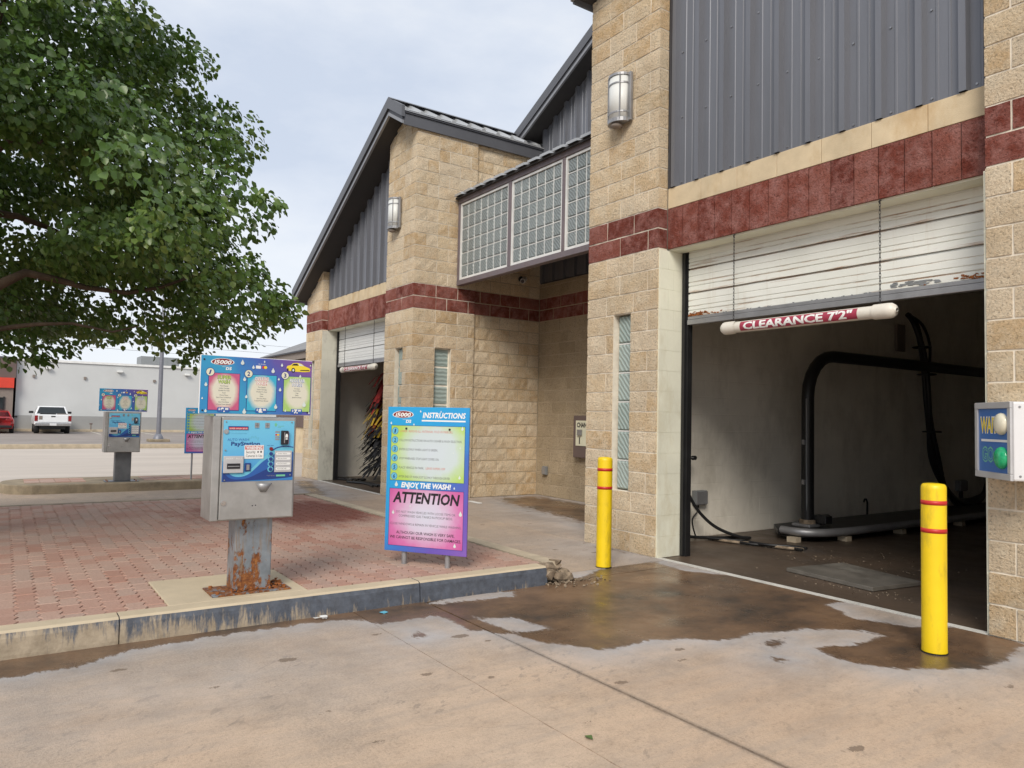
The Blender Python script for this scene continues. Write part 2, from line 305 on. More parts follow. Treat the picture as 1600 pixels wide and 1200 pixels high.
wc = ramp(nt, noise(nt, p, 1.5, 7, 0.7, (1.2, 0.8, 1)), [(0.32, (0.050, 0.043, 0.037)), (0.46, (0.125, 0.080, 0.052)), (0.60, (0.20, 0.122, 0.072)), (0.78, (0.25, 0.155, 0.092))])
wc = mixc(nt, 1.0, wc, ramp(nt, fine, [(0.34, 0.75), (0.6, 1.1)]), 'MULTIPLY')
setin(nt, b, color=mixc(nt, wm, c, wc), rough=math_(nt, 'SUBTRACT', 0.88, math_(nt, 'MULTIPLY', wm, ramp(nt, noise(nt, p, 2.3, 6, 0.65), [(0.35, 0.36), (0.64, 0.68)]))), spec=0.42,
      normal=bump(nt, math_(nt, 'MULTIPLY', math_(nt, 'ADD', fine, noise(nt, p, 160, 3)), math_(nt, 'MULTIPLY_ADD', wm, -0.8, 1.0)), 0.35, 0.006))
m, nt, b = newmat('wet_floor'); p = wpos(nt); n = noise(nt, p, 1.1, 6, 0.65)
setin(nt, b, color=ramp(nt, n, [(0.3, (0.060, 0.046, 0.036)), (0.55, (0.10, 0.072, 0.052)), (0.75, (0.125, 0.085, 0.06))]),
      rough=ramp(nt, noise(nt, p, 2.4, 5), [(0.3, 0.28), (0.7, 0.6)]), spec=0.4, normal=bump(nt, noise(nt, p, 70, 4), 0.15, 0.004))
plain('far_concrete', (0.50, 0.445, 0.39), 0.9, var=0.06, scale=0.5, bmp=0.15, bscale=60, spec=0.2, stretch=(2.5, 0.3, 1), dirt=((0.40, 0.345, 0.30), 0.9, (3.0, 0.35, 1), 0.7))
plain('asphalt', (0.29, 0.255, 0.23), 0.9, var=0.10, scale=0.5, bmp=0.2, bscale=50, spec=0.2)
plain('paint_line', (0.55, 0.52, 0.45), 0.8, var=0.1, scale=5)
plain('soil', (0.30, 0.26, 0.21), 0.95, var=0.1, scale=0.05)
# leaves
m, nt, b = newmat('leaf'); r = attr(nt, 'rnd')
lc = ramp(nt, r, [(0.0, (0.042, 0.086, 0.018)), (0.4, (0.075, 0.145, 0.030)), (0.75, (0.12, 0.20, 0.042)), (1.0, (0.24, 0.30, 0.075))])
setin(nt, b, color=lc, rough=0.38, spec=0.55)
tl = N(nt, 'ShaderNodeBsdfTranslucent', {0: mixc(nt, 0.5, lc, (0.12, 0.2, 0.03))})
ms = N(nt, 'ShaderNodeMixShader', {0: 0.30, 1: b.outputs[0], 2: tl.outputs[0]})
nt.links.new(ms.outputs[0], [n for n in nt.nodes if n.type == 'OUTPUT_MATERIAL'][0].inputs[0])
def grad_mat(name, fx, fz, f0, stops, rough=0.38, cl=None):
    """printed linear gradient: f = fx*x + fz*z + f0 in object space, colours faded a little"""
    m, nt, b = newmat(name); sp = N(nt, 'ShaderNodeSeparateXYZ', {0: opos(nt)})
    f = math_(nt, 'ADD', math_(nt, 'MULTIPLY', sp.outputs[0], fx), math_(nt, 'MULTIPLY_ADD', sp.outputs[2], fz, f0))
    f = math_(nt, 'ADD', f, math_(nt, 'MULTIPLY_ADD', noise(nt, opos(nt), 6, 3), 0.2, -0.1))
    setin(nt, b, color=ramp(nt, f, stops), rough=rough, spec=0.45)
def radial_mat(name, cx, cz, rx, rz, stops):
    m, nt, b = newmat(name); sp = N(nt, 'ShaderNodeSeparateXYZ', {0: opos(nt)})
    x = math_(nt, 'MULTIPLY', math_(nt, 'SUBTRACT', sp.outputs[0], cx), 1/rx); z = math_(nt, 'MULTIPLY', math_(nt, 'SUBTRACT', sp.outputs[2], cz), 1/rz)
    d = math_(nt, 'SQRT', math_(nt, 'ADD', math_(nt, 'MULTIPLY', x, x), math_(nt, 'MULTIPLY', z, z)))
    d = math_(nt, 'ADD', d, math_(nt, 'MULTIPLY_ADD', noise(nt, opos(nt), 9, 4), 0.3, -0.15))
    setin(nt, b, color=ramp(nt, d, stops), rough=0.4, spec=0.45)

# ------------------------------------------------------------------ mesh builder
_TXT = {}
def text_geo(s, shear, bold):
    k = (s, shear, bold)
    if k in _TXT: return _TXT[k]
    cu = bpy.data.curves.new('t', 'FONT'); cu.body = s; cu.size = 1; cu.shear = shear; cu.offset = bold; cu.resolution_u = 2; cu.fill_mode = 'FRONT'
    o = bpy.data.objects.new('t', cu); COL.objects.link(o)
    dg = bpy.context.evaluated_depsgraph_get(); me = bpy.data.meshes.new_from_object(o.evaluated_get(dg))
    V = [tuple(v.co) for v in me.vertices]; F = [tuple(p.vertices) for p in me.polygons]
    bpy.data.objects.remove(o); bpy.data.curves.remove(cu); bpy.data.meshes.remove(me)
    x0 = min(v[0] for v in V); x1 = max(v[0] for v in V)
    _TXT[k] = (V, F, x0, x1); return _TXT[k]

class MB:
    def __init__(s): s.v = []; s.f = []; s.m = []; s.sm = []; s.att = {}
    def add(s, V, F, mat=0, smooth=False, **att):
        o = len(s.v); s.v += [tuple(p) for p in V]
        for f in F: s.f.append(tuple(i+o for i in f)); s.m.append(mat); s.sm.append(smooth)
        for k, val in att.items():
            a = s.att.setdefault(k, {})
            for i in range(len(V)): a[o+i] = val if not hasattr(val, '__len__') else val[i]
        return s
    def box(s, x0, x1, y0, y1, z0, z1, mat=0, **att):
        V = [(x0,y0,z0),(x1,y0,z0),(x1,y1,z0),(x0,y1,z0),(x0,y0,z1),(x1,y0,z1),(x1,y1,z1),(x0,y1,z1)]
        return s.add(V, [(0,3,2,1),(4,5,6,7),(0,1,5,4),(1,2,6,5),(2,3,7,6),(3,0,4,7)], mat, **att)
    def hexa(s, V, mat=0, **att):
        return s.add(V, [(0,3,2,1),(4,5,6,7),(0,1,5,4),(1,2,6,5),(2,3,7,6),(3,0,4,7)], mat, **att)
    def frustum(s, a, b, mat=0, smooth=False):
        """a, b = (x0,x1,y0,y1,z): bottom and top rectangles"""
        V = [(a[0],a[2],a[4]),(a[1],a[2],a[4]),(a[1],a[3],a[4]),(a[0],a[3],a[4]),(b[0],b[2],b[4]),(b[1],b[2],b[4]),(b[1],b[3],b[4]),(b[0],b[3],b[4])]
        return s.add(V, [(0,3,2,1),(4,5,6,7),(0,1,5,4),(1,2,6,5),(2,3,7,6),(3,0,4,7)], mat, smooth)
    def prism(s, pts, axis, a0, a1, mat=0, smooth=False):
        """polygon pts in the two other axes, extruded along axis from a0 to a1"""
        n = len(pts)
        def P(u, w, a): return {'x': (a, u, w), 'y': (u, a, w), 'z': (u, w, a)}[axis]
        V = [P(u, w, a0) for u, w in pts] + [P(u, w, a1) for u, w in pts]
        F = [tuple(range(n))[::-1], tuple(range(n, 2*n))] + [(i, (i+1) % n, n+(i+1) % n, n+i) for i in range(n)]
        area = sum(pts[i][0]*pts[(i+1) % n][1]-pts[(i+1) % n][0]*pts[i][1] for i in range(n))
        flip = (area < 0) ^ (axis == 'y')
        if flip: F = [f[::-1] for f in F]
        return s.add(V, F, mat, smooth)
    def poly(s, pts, y, mat=0):
        """flat print facing local -Y"""
        n = len(pts); ar = sum(pts[i][0]*pts[(i+1) % n][1]-pts[(i+1) % n][0]*pts[i][1] for i in range(n))
        if ar < 0: pts = pts[::-1]
        return s.add([(x, y, z) for x, z in pts], [tuple(range(n))], mat)
    def rect(s, x0, x1, z0, z1, y, mat=0): return s.poly([(x0,z0),(x1,z0),(x1,z1),(x0,z1)], y, mat)
    def disc(s, x, z, rx, rz, y, mat=0, n=20): return s.poly([(x+rx*math.cos(2*math.pi*i/n), z+rz*math.sin(2*math.pi*i/n)) for i in range(n)], y, mat)
    def drop(s, x, z, h, y, mat=0):
        r = h*0.32; pts = [(x, z+h*0.62)]
        for i in range(11):
            a = R(50) - R(280)*i/10; pts.append((x+r*math.cos(a), z-0.06*h+r*math.sin(a)))
        return s.poly(pts, y, mat)
    def text(s, t, x0, x1, z, h, y, mat=0, shear=0.0, bold=0.0, center=False, xmaxw=None):
        V, F, a, b = text_geo(t, shear, bold)
        k = h/0.70
        if x1 is None: sx = k; w = (b-a)*k
        else: sx = (x1-x0)/(b-a); w = x1-x0
        xs = x0 - w/2 if center else x0
        return s.add([(xs+(v[0]-a)*sx, y, z+v[1]*k) for v in V], F, mat)
    def cyl(s, c, r, h, axis='z', n=16, mat=0, smooth=True, r2=None):
        r2 = r if r2 is None else r2
        def P(a, rr, t):
            u, w = rr*math.cos(a), rr*math.sin(a)
            return {'z': (c[0]+u, c[1]+w, c[2]+t), 'x': (c[0]+t, c[1]+u, c[2]+w), 'y': (c[0]+w, c[1]+t, c[2]+u)}[axis]
        V = [P(2*math.pi*i/n, r, 0) for i in range(n)] + [P(2*math.pi*i/n, r2, h) for i in range(n)]
        o = [(i, (i+1) % n, n+(i+1) % n, n+i) for i in range(n)]
        s.add(V, o, mat, smooth)
        s.add(V, [tuple(range(n))[::-1], tuple(range(n, 2*n))], mat); return s
    def lathe(s, prof, c=(0, 0, 0), n=24, mat=0, smooth=True):
        V = []; F = []
        for r, z in prof: V += [(c[0]+r*math.cos(2*math.pi*i/n), c[1]+r*math.sin(2*math.pi*i/n), c[2]+z) for i in range(n)]
        for k in range(len(prof)-1): F += [(k*n+i, k*n+(i+1) % n, (k+1)*n+(i+1) % n, (k+1)*n+i) for i in range(n)]
        F.append(tuple(range((len(prof)-1)*n, len(prof)*n))); return s.add(V, F, mat, smooth)
    def tube(s, pts, rad, n=8, mat=0, smooth=True):
        pts = [Vector(p) for p in pts]
        if not hasattr(rad, '__len__'): rad = [rad]*len(pts)
        V = []; F = []; up = Vector((0.13, 0.21, 0.97)); prev = None
        for i, p in enumerate(pts):
            t = (pts[min(i+1, len(pts)-1)] - pts[max(i-1, 0)]).normalized()
            a = t.cross(up) if prev is None else (prev - t*prev.dot(t))
            if a.length < 1e-4: a = t.cross(Vector((1, 0, 0)))
            a.normalize(); prev = a; bb = t.cross(a)
            V += [p + (a*math.cos(2*math.pi*k/n) + bb*math.sin(2*math.pi*k/n))*rad[i] for k in range(n)]
        for i in range(len(pts)-1): F += [(i*n+k, i*n+(k+1) % n, (i+1)*n+(k+1) % n, (i+1)*n+k) for k in range(n)]
        s.add(V, F, mat, smooth)
        L = len(pts)-1
        s.add(V[:n], [tuple(range(n))[::-1]], mat); s.add(V[L*n:], [tuple(range(n))], mat); return s
    def build(s, name, mats, parent=None, world=False, bevel=0.0, **props):
        V = s.v
        if world and parent is not None:
            L = parent['_loc'] if '_loc' in parent else (0, 0, 0)
            V = [(p[0]-L[0], p[1]-L[1], p[2]-L[2]) for p in V]
        me = bpy.data.meshes.new(name); me.from_pydata(V, [], s.f)
        if not isinstance(mats, (list, tuple)): mats = [mats]
        for q in mats: me.materials.append(MATS[q])
        me.polygons.foreach_set('material_index', s.m); me.polygons.foreach_set('use_smooth', s.sm)
        for k, a in s.att.items():
            at = me.attributes.new(k, 'FLOAT', 'POINT'); arr = np.zeros(len(V), dtype=np.float32)
            for i, val in a.items(): arr[i] = val
            at.data.foreach_set('value', arr)
        me.update()
        o = bpy.data.objects.new(name, me); COL.objects.link(o)
        if parent is not None:
            o.parent = parent
            if '_loc' in parent: o['_loc'] = list(parent['_loc'])
        for k, val in props.items(): o[k] = val
        if bevel:
            bm = o.modifiers.new('bevel', 'BEVEL'); bm.width = bevel; bm.segments = 2; bm.limit_method = 'ANGLE'
        return o
def thing(name, label, cat, loc=(0, 0, 0), rz=0.0, group=None, kind=None):
    o = bpy.data.objects.new(name, None); COL.objects.link(o); o.location = loc; o.rotation_euler = (0, 0, rz)
    o.empty_display_size = 0.2
    if label: o['label'] = label
    if cat: o['category'] = cat
    if group: o['group'] = group
    if kind: o['kind'] = kind
    o['_loc'] = list(loc); return o
def copy_tree(o, parent=None):
    c = o.copy(); COL.objects.link(c); c.parent = parent
    for ch in list(o.children): copy_tree(ch, c)
    return c
def dup(root, label, loc=None, rz=None, scale=None):
    c = copy_tree(root); c['label'] = label
    if loc is not None: c.location = loc; c['_loc'] = list(loc)
    if rz is not None: c.rotation_euler = (0, 0, rz)
    if scale: c.scale = scale
    return c

# ------------------------------------------------------------------ ground, carriageway, wet marks
MB().add([(-600,-600,-0.16),(600,-600,-0.16),(600,600,-0.16),(-600,600,-0.16)], [(0,1,2,3)]).build('ground', 'soil', kind='structure')
WET = [(-4.58,0.05),(-4.60,0.39),(-4.76,0.66),(-4.80,1.14),(-4.79,1.75),(-4.73,2.03),(-4.53,2.13),(-4.55,2.38),(-4.52,2.56),(-4.12,2.55),(-3.92,2.74),(-3.67,2.8),(-3.57,2.87),(-3.34,3.08),(-3.38,3.34),(-3.3,3.59),(-3.17,3.74),(-3.12,3.86),(-3.12,4.11),(-3.01,4.52),(-2.81,4.79),(-2.64,4.81),(-2.63,4.56),(-2.64,4.43),(-2.73,4.19),(-2.65,4.13),(-2.45,4.11),(-2.25,4.23),(-2.09,4.48),(-1.98,4.73),(-1.99,5.0),(-2.05,5.25),(-2.06,5.41),(-2.29,5.62),(-5.15,5.62),(-5.24,5.14),(-5.2,4.65),(-4.98,4.16),(-5.2,3.95),(-5.1,3.36),(-5.1,2.31),(-5.1,0.05),(-5.1,-3.0),(-4.72,-3.0)]
DRY = [[(-4.41,2.74),(-4.29,2.83),(-4.23,2.95),(-3.88,3.03),(-3.94,2.76)], [(-3.33,5.24),(-3.31,5.60),(-2.6,5.60),(-2.48,5.49),(-2.67,5.18),(-3.02,5.06)], [(-4.85,2.61),(-4.97,3.08),(-4.85,3.43),(-4.73,3.3),(-4.8,2.77)], [(-5.15,5.30),(-4.75,5.25),(-4.4,5.46),(-4.4,5.7),(-5.2,5.7)]]
SPOT = [[(-2.98,3.97),(-2.93,4.20),(-2.85,3.95)], [(-3.52,3.02),(-3.42,3.10),(-3.40,2.98)], [(-2.75,3.8),(-2.66,3.86),(-2.68,3.74)], [(-4.28,2.25),(-4.12,2.30),(-4.15,2.15)]]
def sdist(P, poly):
    """signed distance (positive inside) of points P (n,2) to polygon"""
    poly = np.array(poly, float); n = len(poly); d = np.full(len(P), 1e9); ins = np.zeros(len(P), bool)
    for i in range(n):
        a, b2 = poly[i], poly[(i+1) % n]; ab = b2-a
        t = np.clip(((P-a)@ab)/(ab@ab+1e-12), 0, 1); d = np.minimum(d, np.hypot(*(P-a-t[:, None]*ab).T))
        c = (a[1] > P[:, 1]) != (b2[1] > P[:, 1])
        with np.errstate(divide='ignore', invalid='ignore'): xi = (b2[0]-a[0])*(P[:, 1]-a[1])/(b2[1]-a[1])+a[0]
        ins ^= c & (P[:, 0] < xi)
    return np.where(ins, d, -d)
def wetness(P):
    s = sdist(P, WET)
    for p in DRY: s = np.minimum(s, -sdist(P, p))
    for p in SPOT: s = np.maximum(s, sdist(P, p))
    wet = np.clip(0.5 + s*3.2, 0, 1)
    front = np.clip(-s, 0, None)
    damp = np.exp(-(front/0.26)**1.2)*0.9
    left = np.exp(-((P[:, 0]+4.1)/0.75)**2)*np.clip((2.7-P[:, 1])/0.6, 0, 1)*np.clip((P[:, 1]+1.5)/1.5, 0, 1)*0.35
    return wet, np.maximum(damp, left)
drive = thing('driveway', None, None, (0, 0, 0), kind='structure')
def slab(x0, x1, y0, y1, step, edge=0.004, wetf=True, mat='concrete', thick=0.12, z=0.0):
    nx = max(1, int(round((x1-x0)/step))); ny = max(1, int(round((y1-y0)/step)))
    xs = np.linspace(x0, x1, nx+1); ys = np.linspace(y0, y1, ny+1)
    X, Y = np.meshgrid(xs, ys, indexing='ij'); Z = np.full_like(X, z)
    if nx > 4 and ny > 4:
        Y[:, 0] += RNG.uniform(0, edge, nx+1); Y[:, -1] -= RNG.uniform(0, edge, nx+1); X[0] += RNG.uniform(0, edge, ny+1); X[-1] -= RNG.uniform(0, edge, ny+1)
    V = np.stack([X, Y, Z], -1).reshape(-1, 3); n0 = len(V)
    idx = np.arange(n0).reshape(nx+1, ny+1)
    F = np.stack([idx[:-1, :-1], idx[1:, :-1], idx[1:, 1:], idx[:-1, 1:]], -1).reshape(-1, 4).tolist()
    ring = list(idx[:, 0]) + list(idx[-1, 1:]) + list(idx[-2::-1, -1]) + list(idx[0, -2:0:-1])
    low = V[ring].copy(); low[:, 2] -= thick
    k = len(ring); V = np.vstack([V, low])
    F += [(ring[(i+1) % k], ring[i], n0+i, n0+(i+1) % k) for i in range(k)]
    mb = MB(); mb.v = [tuple(p) for p in V]; mb.f = [tuple(int(q) for q in f) for f in F]; mb.m = [0]*len(F); mb.sm = [False]*len(F)
    if wetf:
        w, d = wetness(V[:, :2]); mb.att['wet'] = dict(enumerate(w)); mb.att['damp'] = dict(enumerate(d))
    return mb.build('slab', mat, drive)
slab(-4.955, 1.6, -3.0, 2.075, 0.055); slab(-4.955, 1.6, 2.078, 2.635, 0.055, 0.001); slab(-4.955, 1.6, 2.648, 5.455, 0.05, 0.005)
slab(1.606, 9, -3.0, 5.455, 0.5); slab(-4.955, 9, -14, -3.006, 0.6)
MB().box(-4.95, 1.6, 2.630, 2.655, -0.10, -0.009).build('joint_filler', 'ink_black', drive); MB().box(-4.95, 1.6, 2.074, 2.0785, -0.10, -0.004).build('joint_filler', 'paver_sand', drive)
# the paved apron between the island and the recess, and the lanes further left
def patch_wet(o, polys, k=2.2):
    me = o.data; P = np.array([v.co[:] for v in me.vertices])[:, :2]; s = np.full(len(P), -9.0)
    for p in polys: s = np.maximum(s, sdist(P, p))
    me.attributes['wet'].data.foreach_set('value', np.clip(0.36+s*k, 0, 1).astype(np.float32))
    me.attributes['damp'].data.foreach_set('value', (np.exp(-np.clip(-s, 0, None)/0.5)*0.7).astype(np.float32))
ap = slab(-11.2, -5.215, 4.00, 5.47, 0.08); ap['label'] = 'pale dry concrete apron slab beside the brick island'
patch_wet(ap, [[(-6.3, 5.3), (-5.9, 5.2), (-5.2, 5.47), (-6.3, 5.6)]], 1.0)
sl = slab(-5.205, -4.965, 4.15, 5.455, 0.06)
ap2 = slab(-10.87, -6.44, 5.474, 8.06, 0.08)
patch_wet(ap2, [[(-10.8, 6.9), (-10.0, 6.6), (-8.0, 6.3), (-6.4, 5.9), (-6.4, 8.1), (-10.9, 8.1)]], 0.55)
ll = slab(-15.99, -11.21, -3.0, 5.455, 0.09)
patch_wet(ll, [[(-15.3, 5.0), (-14.2, 4.6), (-12.3, 4.3), (-12.0, 4.7), (-13.6, 5.1), (-15.0, 5.46)], [(-14.0, 3.6), (-12.4, 3.2), (-12.2, 3.5), (-13.5, 4.0)]], 0.9)
MB().box(-29.9, -16.0, -40, 40, -0.12, 0.0).build('lane', 'far_concrete', drive)
MB().box(-15.99, -11.21, -40, -3.006, -0.12, 0.0).build('lane', 'far_concrete', drive)
lot = MB().box(-80, -30.3, -60, 70, -0.1, 0.0).build('parking_lot', 'asphalt', kind='structure')
pl = MB()
for y in (-3.4, -0.75, 4.6, 7.3, 10.0): pl.box(-52.5, -47.2, y-0.05, y+0.05, 0.0005, 0.006)
pl.build('parking_line', 'paint_line', lot)
lk = MB().box(-30.3, -30.0, -40, 40, -0.1, 0.15).build('kerb', 'kerb_concrete', lot)
MB().box(-53.0, -52.5, -30, 40, 0.006, 0.15).build('kerb', 'kerb_concrete', lot)

# ------------------------------------------------------------------ brick island with unit pavers
IX0, IX1, IY0, IY1 = -11.26, -4.93, -4.0, 4.0
island = thing('brick_island', None, None, (-8, 0, 0), kind='structure')
def kerb_piece(x0, x1, y0, y1, mats, jit=0.004, xface=None):
    mb = MB(); n = max(2, int((y1-y0)/0.18))
    for i in range(n):
        a = y0+(y1-y0)*i/n; c = y0+(y1-y0)*(i+1)/n
        pa = [(x0, -0.05), (x1+0.018, -0.05), (x1+0.016, 0.02), (x1+0.006, 0.11), (x1-0.006, 0.138), (x1-0.022, 0.15), (x0, 0.15)]
        if i == 0: A = [(u+(random.uniform(-jit, jit) if 0 < k < 6 else 0), w) for k, (u, w) in enumerate(pa)]
        else: A = B
        B = [(u+(random.uniform(-jit, jit) if 0 < k < 6 else 0), w) for k, (u, w) in enumerate(pa)]
        V = [(u, a, w) for u, w in A]+[(u, c, w) for u, w in B]; q = len(pa)
        for k in range(q):
            F = (k, q+k, q+(k+1) % q, (k+1) % q)
            mb.add([V[j] for j in F], [(3, 2, 1, 0)], 0 if k in (0, 1, 2, 3) else 1)
        if i == 0: mb.add(V[:q], [tuple(range(q))], 0)
        if i == n-1: mb.add(V[q:], [tuple(range(q))[::-1]], 0)
    return mb.build('kerb', mats, island, world=True)
for a, c in ((-4.0, -1.9), (-1.893, 0.62), (0.626, 2.597), (2.605, 3.78)): kerb_piece(-5.075, IX1, a, c, ['kerb_blue', 'pad_concrete'])
MB().box(IX0, IX0+0.13, IY0, 4.0, -0.05, 0.15).build('kerb', 'kerb_old', island, world=True)
MB().box(IX0+0.13, -5.075, 3.87, 4.02, -0.05, 0.15).build('kerb', 'kerb_concrete', island, world=True)
MB().box(IX0+0.13, -5.075, IY0, IY0+0.13, -0.05, 0.15).build('kerb', 'kerb_concrete', island, world=True)
MB().box(IX0+0.13, -5.075, IY0+0.13, 3.87, -0.05, 0.10).build('sand_bed', 'paver_sand', island, world=True)
MB().box(-5.862, -5.077, 0.913, 1.807, 0.09, 0.1515).build('post_pad', 'pad_concrete', island, world=True, bevel=0.006)
# broken end of the kerb
rb = MB()
def chunk(mb, c, s, mat=0, n=9, **att):
    bm = bmesh.new()
    for _ in range(n+5): bm.verts.new((c[0]+random.uniform(-s[0], s[0]), c[1]+random.uniform(-s[1], s[1]), c[2]+random.uniform(-s[2], s[2])))
    bmesh.ops.convex_hull(bm, input=bm.verts)
    bm.verts.ensure_lookup_table(); V = [v.co[:] for v in bm.verts]; bm.verts.index_update()
    F = [tuple(v.index for v in f.verts) for f in bm.faces]; bm.free()
    used = sorted({i for f in F for i in f}); mp_ = {o: k for k, o in enumerate(used)}
    mb.add([V[i] for i in used], [tuple(mp_[i] for i in f) for f in F], mat, **att)
for k in range(16): chunk(rb, (-5.03+random.uniform(-0.07, 0.07), 3.90+random.uniform(-0.10, 0.16), 0.05+random.uniform(-0.02, 0.07)), (0.06, 0.07, 0.05))
rb.build('broken_kerb_end', 'rubble', island, world=True)
rs = MB()
for k in range(60):
    a = random.uniform(0, 1); chunk(rs, (-4.93+random.uniform(0, 0.28)*a, 4.05+random.uniform(-0.3, 0.35), 0.008), (0.012, 0.014, 0.010), n=4)
rs.build('kerb_crumbs', 'rubble', kind='stuff', label='crumbled concrete bits around the broken kerb end', category='rubble')
# pavers
PL, PW, PD, PJ = 0.2250, 0.1125, 0.0125, 0.0055
def paver_shape(xa, xb, x0, y0):
    """zigzag unit between xa and xb (clipped), nominal start x0, row centre y0"""
    pr = [(0, 0), (1/8, 1), (3/8, -1), (5/8, 1), (7/8, -1), (1, 0)]
    def off(t):
        for (a, va), (b2, vb) in zip(pr, pr[1:]):
            if a <= t <= b2: return (va+(vb-va)*(t-a)/(b2-a))*PD
        return 0
    ts = sorted({(xa-x0)/PL, (xb-x0)/PL} | {t for t, _ in pr if xa < x0+t*PL < xb})
    lo = [(x0+t*PL, y0-PW/2+PJ/2+off(t)) for t in ts]; hi = [(x0+t*PL, y0+PW/2-PJ/2+off(t)) for t in ts]
    lo[0] = (lo[0][0]+PJ/2, lo[0][1]); hi[0] = (hi[0][0]+PJ/2, hi[0][1]); lo[-1] = (lo[-1][0]-PJ/2, lo[-1][1]); hi[-1] = (hi[-1][0]-PJ/2, hi[-1][1])
    return lo+hi[::-1]
cand = []
bx0, bx1, by0, by1 = IX0+0.135, -5.080, -3.815, 3.865
ny = int((by1-by0)/PW)
for j in range(ny):
    yc = by0+PW*(j+0.5); x = bx0-(PL/2 if j % 2 else 0)
    while x < bx1:
        segs = [(max(x, bx0), min(x+PL, bx1))]
        if 0.91 < yc < 1.81:
            segs = [(a, min(c, -5.868)) for a, c in segs if a < -5.868]
        for a, c in segs:
            if c-a > 0.03: cand.append((paver_shape(a, c, x, yc), ((a+c)/2, yc)))
        x += PL
def paver_mb(mb, poly, z, tx, ty, rnd):
    n = len(poly); cx = sum(p[0] for p in poly)/n; cy = sum(p[1] for p in poly)/n; ch = 0.004
    zz = lambda p, d=0: z+(p[0]-cx)*tx+(p[1]-cy)*ty-d
    V = [(p[0], p[1], 0.098) for p in poly]+[(p[0], p[1], zz(p, ch)) for p in poly]+[(p[0]+(cx-p[0])*0.035, p[1]+(cy-p[1])*0.05, zz(p)) for p in poly]
    F = [(i, (i+1) % n, n+(i+1) % n, n+i) for i in range(n)]+[(n+i, n+(i+1) % n, 2*n+(i+1) % n, 2*n+i) for i in range(n)]+[tuple(range(2*n, 3*n))]
    mb.add(V, F, 0, rnd=rnd)
def vis(p):
    q = project((p[0], p[1], 0.15))
    return -1 if (q is None or not (-10 < q[0] < 1610) or not (-10 < q[1] < 1210)) else 1/q[2]
cand.sort(key=lambda q: -vis(q[1]))
rest = MB()
for k, (poly, c) in enumerate(cand):
    z = 0.1485+random.uniform(-0.0022, 0.0022); tx, ty = random.gauss(0, 0.008), random.gauss(0, 0.012); rr = random.random()
    if k < 300:
        mb = MB(); paver_mb(mb, poly, z, tx, ty, rr); mb.build('paver', 'paver_clay', island, world=True)
    else: paver_mb(rest, poly, z, tx, ty, rr)
rest.build('paver_field', 'paver_clay', island, world=True, kind='stuff')
# second island, rounded end
isl2 = thing('traffic_island', None, None, (-14.7, 1.5, 0), kind='structure')
def rounded(x0, x1, y0, y1, r, n=7):
    pts = []
    for cx, cy, a0 in ((x1-r, y0+r, -90), (x1-r, y1-r, 0), (x0+r, y1-r, 90), (x0+r, y0+r, 180)):
        pts += [(cx+r*math.cos(R(a0+90*i/n)), cy+r*math.sin(R(a0+90*i/n))) for i in range(n+1)]
    return pts
MB().prism(rounded(-15.45, -14.05, 0.02, 3.95, 0.55), 'z', -0.05, 0.15).build('kerb', 'kerb_old', isl2, world=True, bevel=0.02)
ip = MB()
for (x0, x1, y0, y1) in ((-15.2, -14.42, 0.35, 1.28), (-15.2, -14.42, 2.12, 3.7)):
    x = x0
    while x < x1-0.05:
        y = y0
        while y < y1-0.08: ip.box(x, x+0.106, y, y+0.212, 0.149, 0.155+random.uniform(0, 0.004), rnd=random.random()); y += 0.22
        x += 0.112
ip.build('paver_field', 'paver_clay', isl2, world=True, kind='stuff')

